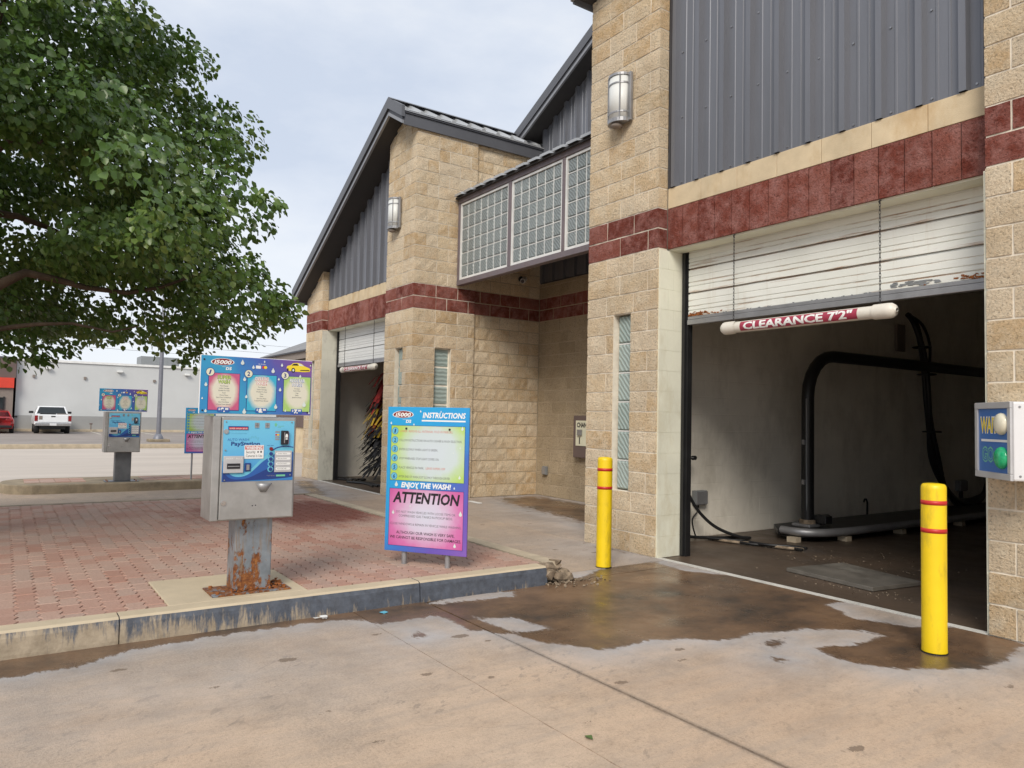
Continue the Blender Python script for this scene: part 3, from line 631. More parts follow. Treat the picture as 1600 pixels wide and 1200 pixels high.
# ------------------------------------------------------------------ the car wash
YF = 5.46; CH = 0.21
AX0, AX1 = -6.44, -5.34          # pier between recess and right bay
BX0, BX1 = -11.90, -10.84        # pier between left bay and recess
CX0, CX1 = -15.98, -15.03        # far pier
DX0 = -2.29
RXL, RXR, RZ, SL = -11.33, -4.0, 6.71, 0.56
RZR = RZ-SL*0.48+SL*(RXR+6.45)     # ridges of the two bay roofs
cw = thing('car_wash_building', 'tan split-face block car wash with maroon band, grey metal gables and two drive-in bays', 'building', (-8.6, 5.46, 0))
def roofl(x): return min(RZ-0.247-SL*(RXL-x), RZ-0.247-SL*(x-RXL))
def roofr(x): return min(RZR-0.247-SL*(RXR-x), RZR-0.247-SL*(x-RXR))
BLOCKS = []
def rough_block(mb_or_none, O, U, Nv, u0, u1, z0, z1, d=0.058, rough=0.022, top=None, corner=0.0, mat=0, rnd=0.5, lo=-0.001):
    """one split-face block: a grid front with an irregular bulge, plain sides; corner>0 adds a rough right-hand end of that depth"""
    w = u1-u0; h = z1-z0
    nu = max(2, int(round(w/0.085))); nz = 2 if h < 0.25 else 4
    t0, t1 = (z1, z1) if top is None else top
    V = []; F = []
    P = lambda u, z, n: (O[0]+U[0]*u+Nv[0]*n, O[1]+U[1]*u+Nv[1]*n, z)
    for i in range(nu+1):
        for j in range(nz+1):
            f = i/nu; zt = t0+(t1-t0)*f
            edge = i in (0, nu) or j in (0, nz)
            n = random.uniform(lo, 0.006) if edge else random.uniform(0.35, 1.0)*rough
            if corner and i == nu: n = 0.0
            V.append(P(u0+w*f, z0+(zt-z0)*j/nz, n))
    k = nz+1
    for i in range(nu):
        for j in range(nz): F.append((i*k+j, (i+1)*k+j, (i+1)*k+j+1, i*k+j+1))
    if corner:
        nd = max(2, int(round(corner/0.085))); b0 = len(V); cols = [[nu*k+j for j in range(nz+1)]]
        for i in range(1, nd+1):
            col = []
            for j in range(nz+1):
                edge = i == nd or j in (0, nz); n = random.uniform(0, 0.006) if edge else random.uniform(0.35, 1.0)*rough
                q = P(u1+n, z0+(t1-z0)*j/nz, -corner*i/nd); col.append(len(V)); V.append(q)
            cols.append(col)
        for a, b2 in zip(cols, cols[1:]):
            for j in range(nz): F.append((a[j], b2[j], b2[j+1], a[j+1]))
        top_e = [i*k+nz for i in range(nu+1)]+[c[nz] for c in cols[1:]]; bot_e = [i*k for i in range(nu+1)]+[c[0] for c in cols[1:]]
        bk = len(V); V += [P(u0, t0, -corner), P(u0, z0, -corner)]
        F.append(tuple(top_e+[bk])); F.append(tuple(bot_e[::-1]+[bk+1])[::1])
        F.append(tuple([j for j in range(nz+1)][::-1]+[bk+1, bk])[::-1])
    else:
        ring = [i*k for i in range(nu+1)]+[nu*k+j for j in range(1, nz+1)]+[i*k+nz for i in range(nu-1, -1, -1)]+[j for j in range(nz-1, 0, -1)]
        b0 = len(V)
        for q in ring:
            v = V[q]; i, j = divmod(q, k); f = i/nu; zt = t0+(t1-t0)*f
            V.append(P(u0+w*f, z0+(zt-z0)*j/nz, -d))
        r = len(ring)
        F += [(ring[(q+1) % r], ring[q], b0+q, b0+(q+1) % r) for q in range(r)]
    return V, F
def put_block(parent, name, mat, V, F, rnd):
    c = Vector((sum(v[0] for v in V)/len(V), sum(v[1] for v in V)/len(V), sum(v[2] for v in V)/len(V)))
    BLOCKS.append(dict(parent=parent, name=name, mat=mat, V=V, F=F, rnd=rnd, c=c))
def wall(parent, O, U, Nv, L, zmax, slots=(), phase=0, top=None, corner=False, start=None, end_depth=None, tan='split_tan', red='split_red', rough=0.0125, zmin_row=0, band=True, hide=None):
    J = 0.0075; row = zmin_row
    while row*CH < zmax-0.02:
        z0, z1 = row*CH, min((row+1)*CH, zmax)
        isred = band and row in (15, 16)
        segs = [(start(row) if start else 0.0, L)]
        for sa, sb, za, zb in slots:
            if z0 >= za-0.01 and z1 <= zb+0.01:
                segs = [q for a, b2 in segs for q in ((a, min(b2, sa)), (max(a, sb), b2)) if q[1]-q[0] > 0.03]
        for a, b2 in segs:
            cor = corner and abs(b2-L) < 1e-6
            cl = (0.42 if row % 2 == 0 else 0.21) if cor else 0
            cuts = [a]; x = phase+(0.21 if row % 2 else 0.0)
            while x < b2-cl-0.02:
                if x > a+0.07 and x < b2-cl-0.07: cuts.append(x)
                x += 0.42
            cuts.append(b2-cl)
            if cl: cuts.append(b2)
            for i in range(len(cuts)-1):
                ua, ub = cuts[i]+J, cuts[i+1]-(0 if cor and i == len(cuts)-2 else J)
                if ub-ua < 0.02: continue
                tp = None; za, zb = z0+J, z1-J
                if top:
                    ta = top(O[0]+U[0]*ua); tb = top(O[0]+U[0]*ub)
                    if max(ta, tb) <= za+0.03: continue
                    if min(ta, tb) < zb: tp = (min(zb, max(ta, za+0.01)), min(zb, max(tb, za+0.01)))
                rnd = min(1, max(0, random.gauss(0.5, 0.27)))
                last = i == len(cuts)-2
                cd_ = 0.0
                if cor and last: cd_ = 0.21 if row % 2 == 0 else 0.42
                dd = end_depth if (end_depth and abs(b2-L) < 1e-6 and last) else 0.058
                V, F = rough_block(None, O, U, Nv, ua, ub, za, zb, dd, rough, tp, cd_)
                put_block(parent, 'red_block' if isred else 'block', red if isred else tan, V, F, rnd)
        row += 1
def core(name, boxes, mat='mortar'):
    mb = MB()
    for b2 in boxes: mb.box(*b2)
    return mb.build(name, mat, cw, world=True)
ZT = 6.165
# pier A (cores sit 10 mm behind the block faces; window slots stay open)
SA = (0.44, 0.70, 3*CH, 12*CH)
y0 = YF+0.004
def pier_core(name, x0, x1, slot, y1, top):
    sx0, sx1 = x0+slot[0], x0+slot[1]
    mb = MB()
    for b2 in ((x0+0.012, sx0-0.004, y0, y1, 0, slot[3]), (sx1+0.004, x1-0.012, y0, y1, 0, slot[3]), (sx0-0.004, sx1+0.004, y0, y1, 0, slot[2]-0.004)): mb.box(*b2)
    n = 6; xs = [x0+0.012+(x1-x0-0.024)*i/n for i in range(n+1)]
    pts = [(xs[0], slot[3]), (xs[-1], slot[3])]+[(x, top(x)-0.012) for x in xs[::-1]]
    mb.prism(pts, 'y', y0, y1)
    return mb.build(name, 'mortar', cw, world=True)
pa = pier_core('pier', AX0, AX1, SA, YF+0.135, roofr)
wall(pa, (AX0, YF), (1, 0), (0, -1), AX1-AX0, 6.6, slots=[SA], phase=0.32, top=roofr, end_depth=0.13)
# pier B with its rough right-hand side
SB = (0.43, 0.72, 3*CH, 12*CH); SBs = (0.43, 0.73, 3*CH, 12*CH)
mb = MB(); sx0, sx1 = BX0+SB[0], BX0+SB[1]; sy0, sy1 = YF+SBs[0], YF+SBs[1]; xe = BX1-0.004
for q in ((BX0+0.012, sx0-0.004, y0, 5.66, 0, SB[3]), (sx1+0.004, xe, y0, 5.66, 0, SB[3]), (sx0-0.004, sx1+0.004, y0, 5.66, 0, SB[2]-0.004),
          (xe-0.2, xe, 5.66, sy0-0.004, 0, SB[3]), (xe-0.2, xe, sy1+0.004, 6.64, 0, SB[3]), (xe-0.2, xe, sy0-0.004, sy1+0.004, 0, SB[2]-0.004), (xe-0.2, xe, 5.66, 6.64, SB[3], ZT)): mb.box(*q)
mb.prism([(BX0+0.012, SB[3]), (xe, SB[3])]+[(x, roofl(x)-0.012) for x in (xe, RXL, -11.6, BX0+0.012)], 'y', y0, 5.66)
pb = mb.build('pier', 'mortar', cw, world=True)
wall(pb, (BX0, YF), (1, 0), (0, -1), BX1-BX0, 6.6, slots=[SB], phase=0.0, top=roofl, corner=True)
wall(pb, (BX1, YF), (0, 1), (1, 0), 1.19, 6.17, slots=[SBs], phase=0.0, start=lambda r: 0.21 if r % 2 == 0 else 0.42)
# pier C
SC_ = (0.33, 0.57, 3*CH, 12*CH)
pc = pier_core('pier', CX0, CX1, SC_, YF+0.135, roofl)
wall(pc, (CX0, YF), (1, 0), (0, -1), CX1-CX0, 6.6, slots=[SC_], phase=0.1, top=roofl, end_depth=0.13)
# pier D at the right edge
pdx = core('pier', [(DX0+0.012, -1.03, y0, YF+0.3, 0, 5.78)])
wall(pdx, (DX0, YF), (1, 0), (0, -1), 1.26, 6.6, phase=0.17, top=roofr)
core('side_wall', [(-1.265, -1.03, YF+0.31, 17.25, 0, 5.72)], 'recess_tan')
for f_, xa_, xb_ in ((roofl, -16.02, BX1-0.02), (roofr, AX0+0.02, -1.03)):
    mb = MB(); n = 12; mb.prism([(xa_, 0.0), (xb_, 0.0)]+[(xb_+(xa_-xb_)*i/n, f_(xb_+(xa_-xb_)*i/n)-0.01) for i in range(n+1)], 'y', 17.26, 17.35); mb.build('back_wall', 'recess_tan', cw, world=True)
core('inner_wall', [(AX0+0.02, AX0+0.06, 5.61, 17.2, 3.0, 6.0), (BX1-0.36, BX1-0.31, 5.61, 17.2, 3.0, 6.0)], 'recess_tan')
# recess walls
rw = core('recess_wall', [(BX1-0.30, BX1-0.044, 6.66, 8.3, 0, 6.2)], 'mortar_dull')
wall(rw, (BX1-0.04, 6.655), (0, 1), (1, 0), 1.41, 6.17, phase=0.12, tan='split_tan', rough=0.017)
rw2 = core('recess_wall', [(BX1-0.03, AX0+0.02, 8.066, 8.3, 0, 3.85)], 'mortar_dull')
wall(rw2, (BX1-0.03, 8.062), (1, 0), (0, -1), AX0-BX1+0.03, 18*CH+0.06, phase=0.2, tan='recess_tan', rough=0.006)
# lintels: soldier course, smooth sill course, painted soffit
def lintel(x0, x1, n):
    mb = MB(); mb.box(x0, x1, YF+0.145, YF+0.19, 3.16, 3.785)
    o = mb.build('lintel', 'mortar_pink', cw, world=True)
    for i in range(n):
        a = (x1-x0)*i/n; b2 = (x1-x0)*(i+1)/n
        V, F = rough_block(None, (x0, YF+0.132), (1, 0), (0, -1), a+0.004, b2-0.004, 3.152, 3.566, 0.02, 0.012, lo=0.0)
        put_block(o, 'red_block', 'split_red', V, F, random.random())
    k = int(round((x1-x0)/0.42))
    for i in range(k):
        a = x0+(x1-x0)*i/k; b2 = x0+(x1-x0)*(i+1)/k
        MB().box(a+0.002, b2-0.002, YF+0.130, YF+0.15, 3.572, 3.782).build('sill_block', 'smooth_tan', o, world=True, bevel=0.003)
    MB().box(x0+0.001, x1-0.001, YF+0.155, YF+0.345, 3.135, 3.40).build('soffit', 'jamb_cream', o, world=True)
lintel(AX1, DX0, 15); lintel(CX1, BX0, 15)
# jambs
for x, mt in ((AX1, 'jamb_cream'), (CX1, 'jamb_dirty')):
    jb = MB()
    for k in range(15):
        ys_ = YF+0.016+(0.20 if k % 2 else 0.12); za, zb_ = k*CH+(0.0 if k == 0 else 0.0015), min((k+1)*CH-0.0015, 3.134)
        jb.box(x-0.03, x+0.012, YF+0.016, ys_-0.001, za, zb_); jb.box(x-0.03, x+0.012+random.uniform(-0.001, 0.0005), ys_+0.001, YF+0.345, za, zb_)
    jb.box(x-0.03, x+0.0095, YF+0.018, YF+0.343, 0.001, 3.13)
    jb.build('jamb', mt, cw, world=True)
MB().box(DX0-0.012, DX0+0.03, YF+0.016, YF+0.29, 0, 3.134).build('jamb', 'jamb_cream', cw, world=True)
# ribbed gable siding
def siding(x0, x1, z0, topf, y, parent, pitch=0.31, sheet=0.93, name='siding_panel', sgn=1):
    x = x0; k = 0
    while x < x1-0.02:
        xe_ = min(x+sheet, x1); prof = []; u = 0.0
        while u < xe_-x-1e-6:
            for du, dn in ((0.0, 0), (0.012, 0), (0.020, 0.056), (0.070, 0.056), (0.078, 0), (0.145, 0), (0.15, 0.006), (0.165, 0.006), (0.17, 0), (0.235, 0), (0.24, 0.006), (0.255, 0.006), (0.26, 0)):
                if u+du < xe_-x: prof.append((x+u+du, dn))
            u += pitch
        prof.append((xe_-0.001, 0))
        if topf(sum(p[0] for p in prof)/len(prof)) > z0+0.05 or max(topf(p[0]) for p in prof) > z0+0.05:
            V = []; F = []
            for px, dn in prof: V += [(px, y-dn-0.004*(k % 2), z0), (px, y-dn-0.004*(k % 2), max(z0+0.01, topf(px)))]
            for i in range(len(prof)-1): F.append((2*i, 2*i+2, 2*i+3, 2*i+1))
            mb = MB(); mb.add(V, F)
            for zz in (z0+0.04, z0+0.72, z0+1.40, z0+2.08):
                uu = 0.12
                while uu < xe_-x:
                    if zz < topf(x+uu)-0.05: mb.cyl((x+uu, y-0.010, zz), 0.009, 0.008, 'y', 6, 1)
                    uu += pitch/2 if False else pitch
            mb.build(name, ['siding_grey', 'screw_steel'], parent, world=True)
        x = xe_; k += 1
ga = MB(); ga.box(AX1+0.002, AX1+0.03, YF+0.128, YF+0.165, 3.784, roofr(AX1)); gar = ga.build('gable_trim', 'trim_dark', cw, world=True)
siding(AX1+0.03, DX0-0.001, 3.786, roofr, YF+0.17, gar)
MB().box(CX1+0.002, CX1+0.03, YF+0.128, YF+0.165, 3.784, roofl(CX1)).build('gable_trim', 'trim_dark', cw, world=True)
siding(CX1+0.03, BX0+0.012, 3.786, roofl, YF+0.17, cw)
siding_c = lambda x: 7.81-0.51*abs(x+8.64)
siding(BX1+0.0, AX0, 18*CH+0.075, siding_c, 8.075, cw)
MB().box(BX1, AX0, 8.05, 8.09, 18*CH+0.062, 18*CH+0.078).build('flashing', 'trim_dark', cw, world=True)

# roofs
def bay_roof(xr, x_long, x_short, yf, yb, RZ):
    """gable roof with a long slope to x_long and a short one to x_short"""
    s = 1 if x_short > xr else -1
    zl = RZ-SL*abs(x_long-xr); zs = RZ-SL*abs(x_short-xr)
    def slabp(a, za, b2, zb, up, dn): return [(a, za-dn), (b2, zb-dn), (b2, zb-up), (a, za-up)]
    # deck with soffit
    mb = MB()
    mb.prism([(x_long, zl-0.05), (xr, RZ-0.05), (x_short, zs-0.05), (x_short, zs-0.24), (xr, RZ-0.24), (x_long, zl-0.24)], 'y', yf+0.035, yb)
    rf = mb.build('roof', 'soffit_dark', cw, world=True)
    # ribbed sheets on both slopes
    for xe_, ze in ((x_long, zl), (x_short, zs)):
        ex = xe_+0.06*(1 if xe_ > xr else -1); ez = RZ-SL*abs(ex-xr)
        y = yf+0.02; k = 0
        while y < yb-0.01:
            y1 = min(y+0.9, yb); pr = []; u = y
            while u < y1-1e-6:
                for du, dn in ((0.0, 0.045), (0.045, 0.045), (0.075, 0.0), (0.27, 0.0)):
                    if u+du < y1: pr.append((u+du, dn))
                u += 0.30
            pr.append((y1, 0.045))
            V = []; F = []
            for yy, dn in pr:
                V += [(xr, yy, RZ-0.035+dn), (ex, yy, ez-0.035+dn), (xr, yy, RZ-0.049), (ex, yy, ez-0.049)]
            for i in range(len(pr)-1):
                a = 4*i; F += [(a, a+1, a+5, a+4), (a+1, a+3, a+7, a+5)]
            m2 = MB(); m2.add(V, F); m2.build('roof_sheet', 'roof_metal', rf, world=True); y = y1; k += 1
    # rake trims on the front edge: deep lighter board, thin shadow board, lower drip
    m2 = MB()
    def rake(up, dn, ya, yb_, mat, ext=0.0):
        el = x_long-s*ext; es = x_short+s*ext
        m2.prism([(el, RZ-SL*abs(el-xr)-up), (xr, RZ-up), (es, RZ-SL*abs(es-xr)-up), (es, RZ-SL*abs(es-xr)-dn), (xr, RZ-dn), (el, RZ-SL*abs(el-xr)-dn)], 'y', ya, yb_, mat)
    rake(-0.03, 0.155, yf-0.03, yf+0.03, 0, 0.05); rake(0.158, 0.215, yf, yf+0.034, 1, 0.02); rake(0.218, 0.275, yf-0.008, yf+0.032, 2, 0.02)
    m2.build('rake_trim', ['trim_grey', 'trim_dark', 'trim_light'], rf, world=True)
    # eave fascia along the short (high) side and the long (low) side
    for xe_, ze, d in ((x_short, zs, s), (x_long, zl, -s)):
        f = MB(); a, b2 = sorted((xe_+0.002*d, xe_+0.03*d)); f.box(a, b2, yf+0.036, yb, ze-0.30, ze-0.115)
        a, b2 = sorted((xe_+0.002*d, xe_+0.05*d)); f.box(a, b2, yf+0.036, yb, ze-0.112, ze-0.055, 1)
        f.build('fascia', ['trim_grey', 'trim_dark'], rf, world=True)
    m3 = MB(); m3.prism([(xr-0.16, RZ-0.09+0.045), (xr, RZ+0.045), (xr+0.16, RZ-0.09+0.045), (xr, RZ+0.012)], 'y', yf-0.02, yb); m3.build('ridge_cap', 'trim_grey', rf, world=True)
    return rf
bay_roof(RXL, -16.02, BX1+0.01, 5.16, 17.2, RZ)
bay_roof(RXR, -0.9, AX0-0.01, 5.16, 17.2, RZR)
# middle roof behind the recess
mb = MB(); zr = 8.02; xl, xr2 = -11.55, -5.7; zc = lambda x, o: zr-0.51*abs(x+8.64)-o
mb.prism([(xl, zc(xl, 0)), (-8.64, zr), (xr2, zc(xr2, 0)), (xr2, zc(xr2, 0.2)), (-8.64, zr-0.2), (xl, zc(xl, 0.2))], 'y', 7.72, 15.5)
mr = mb.build('roof', 'soffit_dark', cw, world=True)
mb = MB()
for up, dn, ya, yb_, mt in ((-0.03, 0.15, 7.67, 7.718, 0), (0.153, 0.21, 7.69, 7.719, 1), (0.213, 0.265, 7.68, 7.716, 2)):
    mb.prism([(xl, zc(xl, up)), (-8.64, zr-up), (xr2, zc(xr2, up)), (xr2, zc(xr2, dn)), (-8.64, zr-dn), (xl, zc(xl, dn))], 'y', ya, yb_, mt)
mb.build('rake_trim', ['trim_grey', 'trim_dark', 'trim_light'], mr, world=True)
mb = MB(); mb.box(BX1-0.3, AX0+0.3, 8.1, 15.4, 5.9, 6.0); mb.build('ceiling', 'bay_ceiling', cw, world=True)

# glass block screen bridging the recess
GY = 6.30
scr = MB()
scr.box(BX1+0.03, AX0, GY-0.05, GY+0.06, 3.60, 3.685); scr.box(BX1+0.03, AX0, GY-0.05, GY+0.06, 5.00, 5.10)
GP = [(-10.735, -9.315, 7), (-9.205, -7.985, 6), (-7.895, -6.50, 7)]
edges = [BX1+0.03, -10.755, -9.298, -9.222, -7.968, -7.912, -6.483, AX0]
for a, b2 in zip(edges[::2], edges[1::2]): scr.box(a, b2, GY-0.045, GY+0.055, 3.687, 4.998)
screen = scr.build('window_screen', 'frame_mauve', cw, world=True, bevel=0.004)
for xa, xb, nc in GP:
    z0, z1 = 3.69, 4.995
    f = MB(); t = 0.035
    f.box(xa-0.016, xb+0.016, GY-0.03, GY+0.03, z0, z0+t); f.box(xa-0.016, xb+0.016, GY-0.03, GY+0.03, z1-t, z1)
    f.box(xa-0.016, xa+t-0.016, GY-0.029, GY+0.029, z0+t, z1-t); f.box(xb-t+0.016, xb+0.016, GY-0.029, GY+0.029, z0+t, z1-t)
    wx0, wx1, wz0, wz1 = xa+t-0.016, xb-t+0.016, z0+t, z1-t; bw = (wx1-wx0)/nc; bh = (wz1-wz0)/6
    for i in range(1, nc): f.box(wx0+bw*i-0.006, wx0+bw*i+0.006, GY-0.012, GY+0.02, wz0, wz1)
    for j in range(1, 6): f.box(wx0, wx1, GY-0.011, GY+0.019, wz0+bh*j-0.006, wz0+bh*j+0.006)
    fo = f.build('window_frame', 'frame_white', cw, world=True)
    for i in range(nc):
        for j in range(6):
            a, b2, c, d = wx0+bw*i+0.007, wx0+bw*(i+1)-0.007, wz0+bh*j+0.007, wz0+bh*(j+1)-0.007; e = 0.016
            mb = MB()
            V = [(a, GY, c), (b2, GY, c), (b2, GY, d), (a, GY, d), (a+e, GY-0.02, c+e), (b2-e, GY-0.02, c+e), (b2-e, GY-0.02, d-e), (a+e, GY-0.02, d-e), (a, GY+0.04, c), (b2, GY+0.04, c), (b2, GY+0.04, d), (a, GY+0.04, d)]
            mb.add(V, [(4,5,6,7), (0,1,5,4), (1,2,6,5), (2,3,7,6), (3,0,4,7), (8,11,10,9), (0,8,9,1), (1,9,10,2), (2,10,11,3), (3,11,8,0)], rnd=random.random())
            mb.build('glass_block', 'glass_block', fo, world=True)
# canopy roof over the screen with ribs
mb = MB()
mb.prism([(GY-0.10, 5.105), (8.04, 5.62), (8.04, 5.56), (GY-0.10, 5.07)][::-1], 'x', BX1+0.02, AX0, 1)
x = BX1+0.06
while x < AX0-0.1:
    mb.add([(x, GY-0.15, 5.095), (x+0.24, GY-0.15, 5.095), (x+0.22, GY-0.15, 5.135), (x+0.02, GY-0.15, 5.135), (x, 8.03, 5.63), (x+0.24, 8.03, 5.63), (x+0.22, 8.03, 5.665), (x+0.02, 8.03, 5.665)],
           [(0,1,2,3), (3,2,6,7), (1,5,6,2), (0,3,7,4)], 0); x += 0.30
mb.build('canopy', ['roof_metal', 'soffit_dark'], cw, world=True)
# slim glass-block windows in the piers
def slot_window(x0, x1, y, z0, z1, axis='x', n=6):
    h = (z1-z0)/n; fo = None
    f = MB()
    for j in range(1, n):
        if axis == 'x': f.box(x0+0.004, x1-0.004, y-0.004, y+0.055, z0+h*j-0.007, z0+h*j+0.007)
        else: f.box(y-0.055, y+0.004, x0+0.004, x1-0.004, z0+h*j-0.007, z0+h*j+0.007)
    fo = f.build('window', 'frame_white', cw, world=True)
    for j in range(n):
        a, b2, c, d = x0+0.006, x1-0.006, z0+h*j+0.009, z0+h*(j+1)-0.009; e = 0.016
        Q = [(a, 0, c), (b2, 0, c), (b2, 0, d), (a, 0, d), (a+e, 0.018, c+e), (b2-e, 0.018, c+e), (b2-e, 0.018, d-e), (a+e, 0.018, d-e), (a, -0.05, c), (b2, -0.05, c), (b2, -0.05, d), (a, -0.05, d)]
        V = [(u, y-n_, z) for u, n_, z in Q] if axis == 'x' else [(y+n_, u, z) for u, n_, z in Q]
        MB().add(V, [(4,5,6,7), (0,1,5,4), (1,2,6,5), (2,3,7,6), (3,0,4,7), (8,11,10,9), (0,8,9,1), (1,9,10,2), (2,10,11,3), (3,11,8,0)], rnd=random.random()).build('glass_block', 'glass_slot', fo, world=True)
slot_window(AX0+SA[0], AX0+SA[1], YF+0.085, SA[2], SA[3])
slot_window(BX0+SB[0], BX0+SB[1], YF+0.085, SB[2], SB[3])
slot_window(YF+SBs[0], YF+SBs[1], BX1-0.085, SBs[2], SBs[3], 'y')
slot_window(CX0+SC_[0], CX0+SC_[1], YF+0.085, SC_[2], SC_[3])

# bay shells: painted side walls, ceiling, far wall, floor
def bay(x0, x1, yb, lx0, lx1):
    sh = MB()
    sh.box(x0-0.28, x0, 5.605, yb, -0.02, 4.2); sh.box(x1, x1+0.28, 5.77, yb, -0.02, 4.2); sh.box(x0-0.28, x1+0.28, yb, yb+0.25, -0.02, 4.2)
    w = sh.build('bay_wall', 'bay_paint', cw, world=True)
    pbk = MB(); r_ = 0
    while r_*CH < 3.95:
        y = 5.81-(0.21 if r_ % 2 else 0)
        while y < yb-0.1:
            ya, yc = max(y, 5.81)+0.0012, min(y+0.42, yb)-0.0012; e = random.uniform(0.002, 0.003)
            if yc-ya > 0.05: pbk.add([(x0+0.001, ya, r_*CH+0.0012), (x0+0.001, yc, r_*CH+0.0012), (x0+0.001, yc, (r_+1)*CH-0.0012), (x0+0.001, ya, (r_+1)*CH-0.0012), (x0+e, ya+0.004, r_*CH+0.007), (x0+e, yc-0.004, r_*CH+0.007), (x0+e, yc-0.004, (r_+1)*CH-0.007), (x0+e, ya+0.004, (r_+1)*CH-0.007)], [(4, 5, 6, 7), (0, 1, 5, 4), (1, 2, 6, 5), (2, 3, 7, 6), (3, 0, 4, 7)])
            y += 0.42
        r_ += 1
    pbk.build('painted_blockwork', 'bay_paint', cw, world=True, kind='stuff')
    fr = MB()
    if lx0-x0 > 0.05: fr.box(x0, lx0, 5.66, 5.78, 0, SA[2]-0.01); fr.box(x0, lx0, 5.66, 5.78, SA[3]+0.01, 4.2)
    fr.box(lx1, x1+0.1, 5.77, 5.80, 0, 4.2)
    fr.build('bay_wall', 'bay_paint', cw, world=True)
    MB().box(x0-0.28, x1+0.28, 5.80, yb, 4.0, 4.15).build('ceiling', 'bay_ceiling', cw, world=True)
    MB().box(x0, x1, 5.535, yb, -0.1, -0.004).build('floor', 'wet_floor', cw, world=True)
    MB().box(lx0-0.1, lx1+0.1, 5.478, 5.53, -0.08, 0.003).build('threshold', 'threshold_pale', cw, world=True)
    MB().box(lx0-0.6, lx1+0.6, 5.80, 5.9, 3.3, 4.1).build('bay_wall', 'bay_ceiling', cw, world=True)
bay(-6.10, -1.55, 17.0, AX1, DX0); bay(-15.74, -11.2, 17.0, CX1, BX0)
# roller doors
def roller(x0, x1, zb, mats, rusty):
    d = MB().box(x0+0.05, x1-0.05, 5.83, 5.89, 3.345, 3.6).build('roller_door', 'black_steel', cw, world=True)
    f = MB(); f.box(x0+0.001, x0+0.075, 5.815, 5.88, 0, 3.3); f.box(x0+0.012, x0+0.05, 5.79, 5.8155, 0, 3.13); f.build('guide', 'black_steel', d, world=True)
    MB().box(x1-0.06, x1-0.001, 5.815, 5.88, 0, 3.3).build('guide', 'black_steel', d, world=True)
    z = zb+0.085; k = 0; xs = [x0+0.078+(x1-x0-0.14)*i/40 for i in range(41)]
    while z < 3.24:
        zt = min(z+0.25, 3.34)
        prof = [(0.0, 0.006, 1.0), (0.003, 0.0, 0.8), (0.055, 0.0, 0.2), (0.058, 0.008, 1.0), (0.065, 0.008, 1.0), (0.070, 0.0, 0.3), (0.098, 0.0, 0.2), (0.101, 0.007, 1.0), (0.108, 0.007, 1.0), (0.113, 0.0, 0.2), (0.160, 0.0, 0.2), (0.163, 0.005, 0.7), (0.167, 0.005, 0.7), (0.172, 0.0, 0.2), (0.232, 0.0, 0.25), (0.236, 0.016, 1.0), (0.25, 0.020, 1.0)]
        prof = [p for p in prof if z+p[0] <= zt+1e-6]
        V = []; F = []; at = []
        for x in xs:
            for u, dn, e in prof: V.append((x, 5.815+dn, z+u)); at.append(e if rusty else 0.0)
        q = len(prof)
        for i in range(len(xs)-1):
            for j in range(q-1): F.append((i*q+j, (i+1)*q+j, (i+1)*q+j+1, i*q+j+1))
        MB().add(V, F, 0, edge=at).build('slat', mats[0], d, world=True); z += 0.25; k += 1
    b2 = MB(); b2.box(x0+0.078, x1-0.062, 5.795, 5.85, zb, zb+0.05); b2.box(x0+0.078, x1-0.062, 5.803, 5.84, zb+0.053, zb+0.083)
    b2.build('bottom_bar', 'steel_grey', d, world=True, bevel=0.004)
    if rusty:
        r = MB()
        for k in range(70):
            x = x0+0.09+abs(random.gauss(0, 0.14)); chunk(r, (x, 5.812, zb+0.09+abs(random.gauss(0, 0.018))), (0.022, 0.006, 0.008), 0, 4)
        for k in range(26):
            x = x1-0.10-abs(random.gauss(0, 0.16)); chunk(r, (x, 5.812, zb+0.09+abs(random.gauss(0, 0.016))), (0.02, 0.006, 0.008), 0, 4)
        for k in range(26): chunk(r, (x1-0.62+random.gauss(0, 0.12), 5.812, zb+0.10+abs(random.gauss(0, 0.016))), (0.035, 0.004, 0.011), 1, 4)
        for k in range(26): chunk(r, (random.uniform(x0+0.5, x1-0.8), 5.812, zb+0.088), (0.012, 0.004, 0.006), 1, 4)
        r.build('rust_patch', ['rust_flake', 'plastic_grey'], d, world=True, kind='stuff')
    return d
roller(AX1+0.012, DX0-0.012, 2.375, ['door_white'], True)
roller(CX1+0.012, BX0-0.002, 2.375, ['door_clean'], False)
# place blocks: the 300 that show largest stay single, the rest join
def shown(b2):
    q = project(b2['c'])
    if q is None or not (-20 < q[0] < 1620 and -20 < q[1] < 1220): return 0
    if b2['c'].y > 7.9 and b2['c'].x > -9.45: return 0          # behind the near pier
    V = b2['V']; w = max(max(v[0] for v in V)-min(v[0] for v in V), max(v[1] for v in V)-min(v[1] for v in V))*0.21
    return w/q[2]**2
BLOCKS.sort(key=lambda q: -shown(q))
cnt = {'block': 0, 'red_block': 0}; left = {'block': MB(), 'red_block': MB()}
MI = {'split_tan': 0, 'recess_tan': 1, 'split_red': 0}
for b2 in BLOCKS:
    if cnt[b2['name']] < 300 and shown(b2) > 0:
        cnt[b2['name']] += 1
        MB().add(b2['V'], b2['F'], rnd=b2['rnd']).build(b2['name'], b2['mat'], b2['parent'], world=True)
    else: left[b2['name']].add(b2['V'], b2['F'], MI[b2['mat']], rnd=b2['rnd'])
if left['block'].v: left['block'].build('blockwork', ['split_tan', 'recess_tan'], cw, world=True, kind='stuff')
if left['red_block'].v: left['red_block'].build('red_blockwork', ['split_red'], cw, world=True, kind='stuff')
print('blocks', cnt, len(BLOCKS))

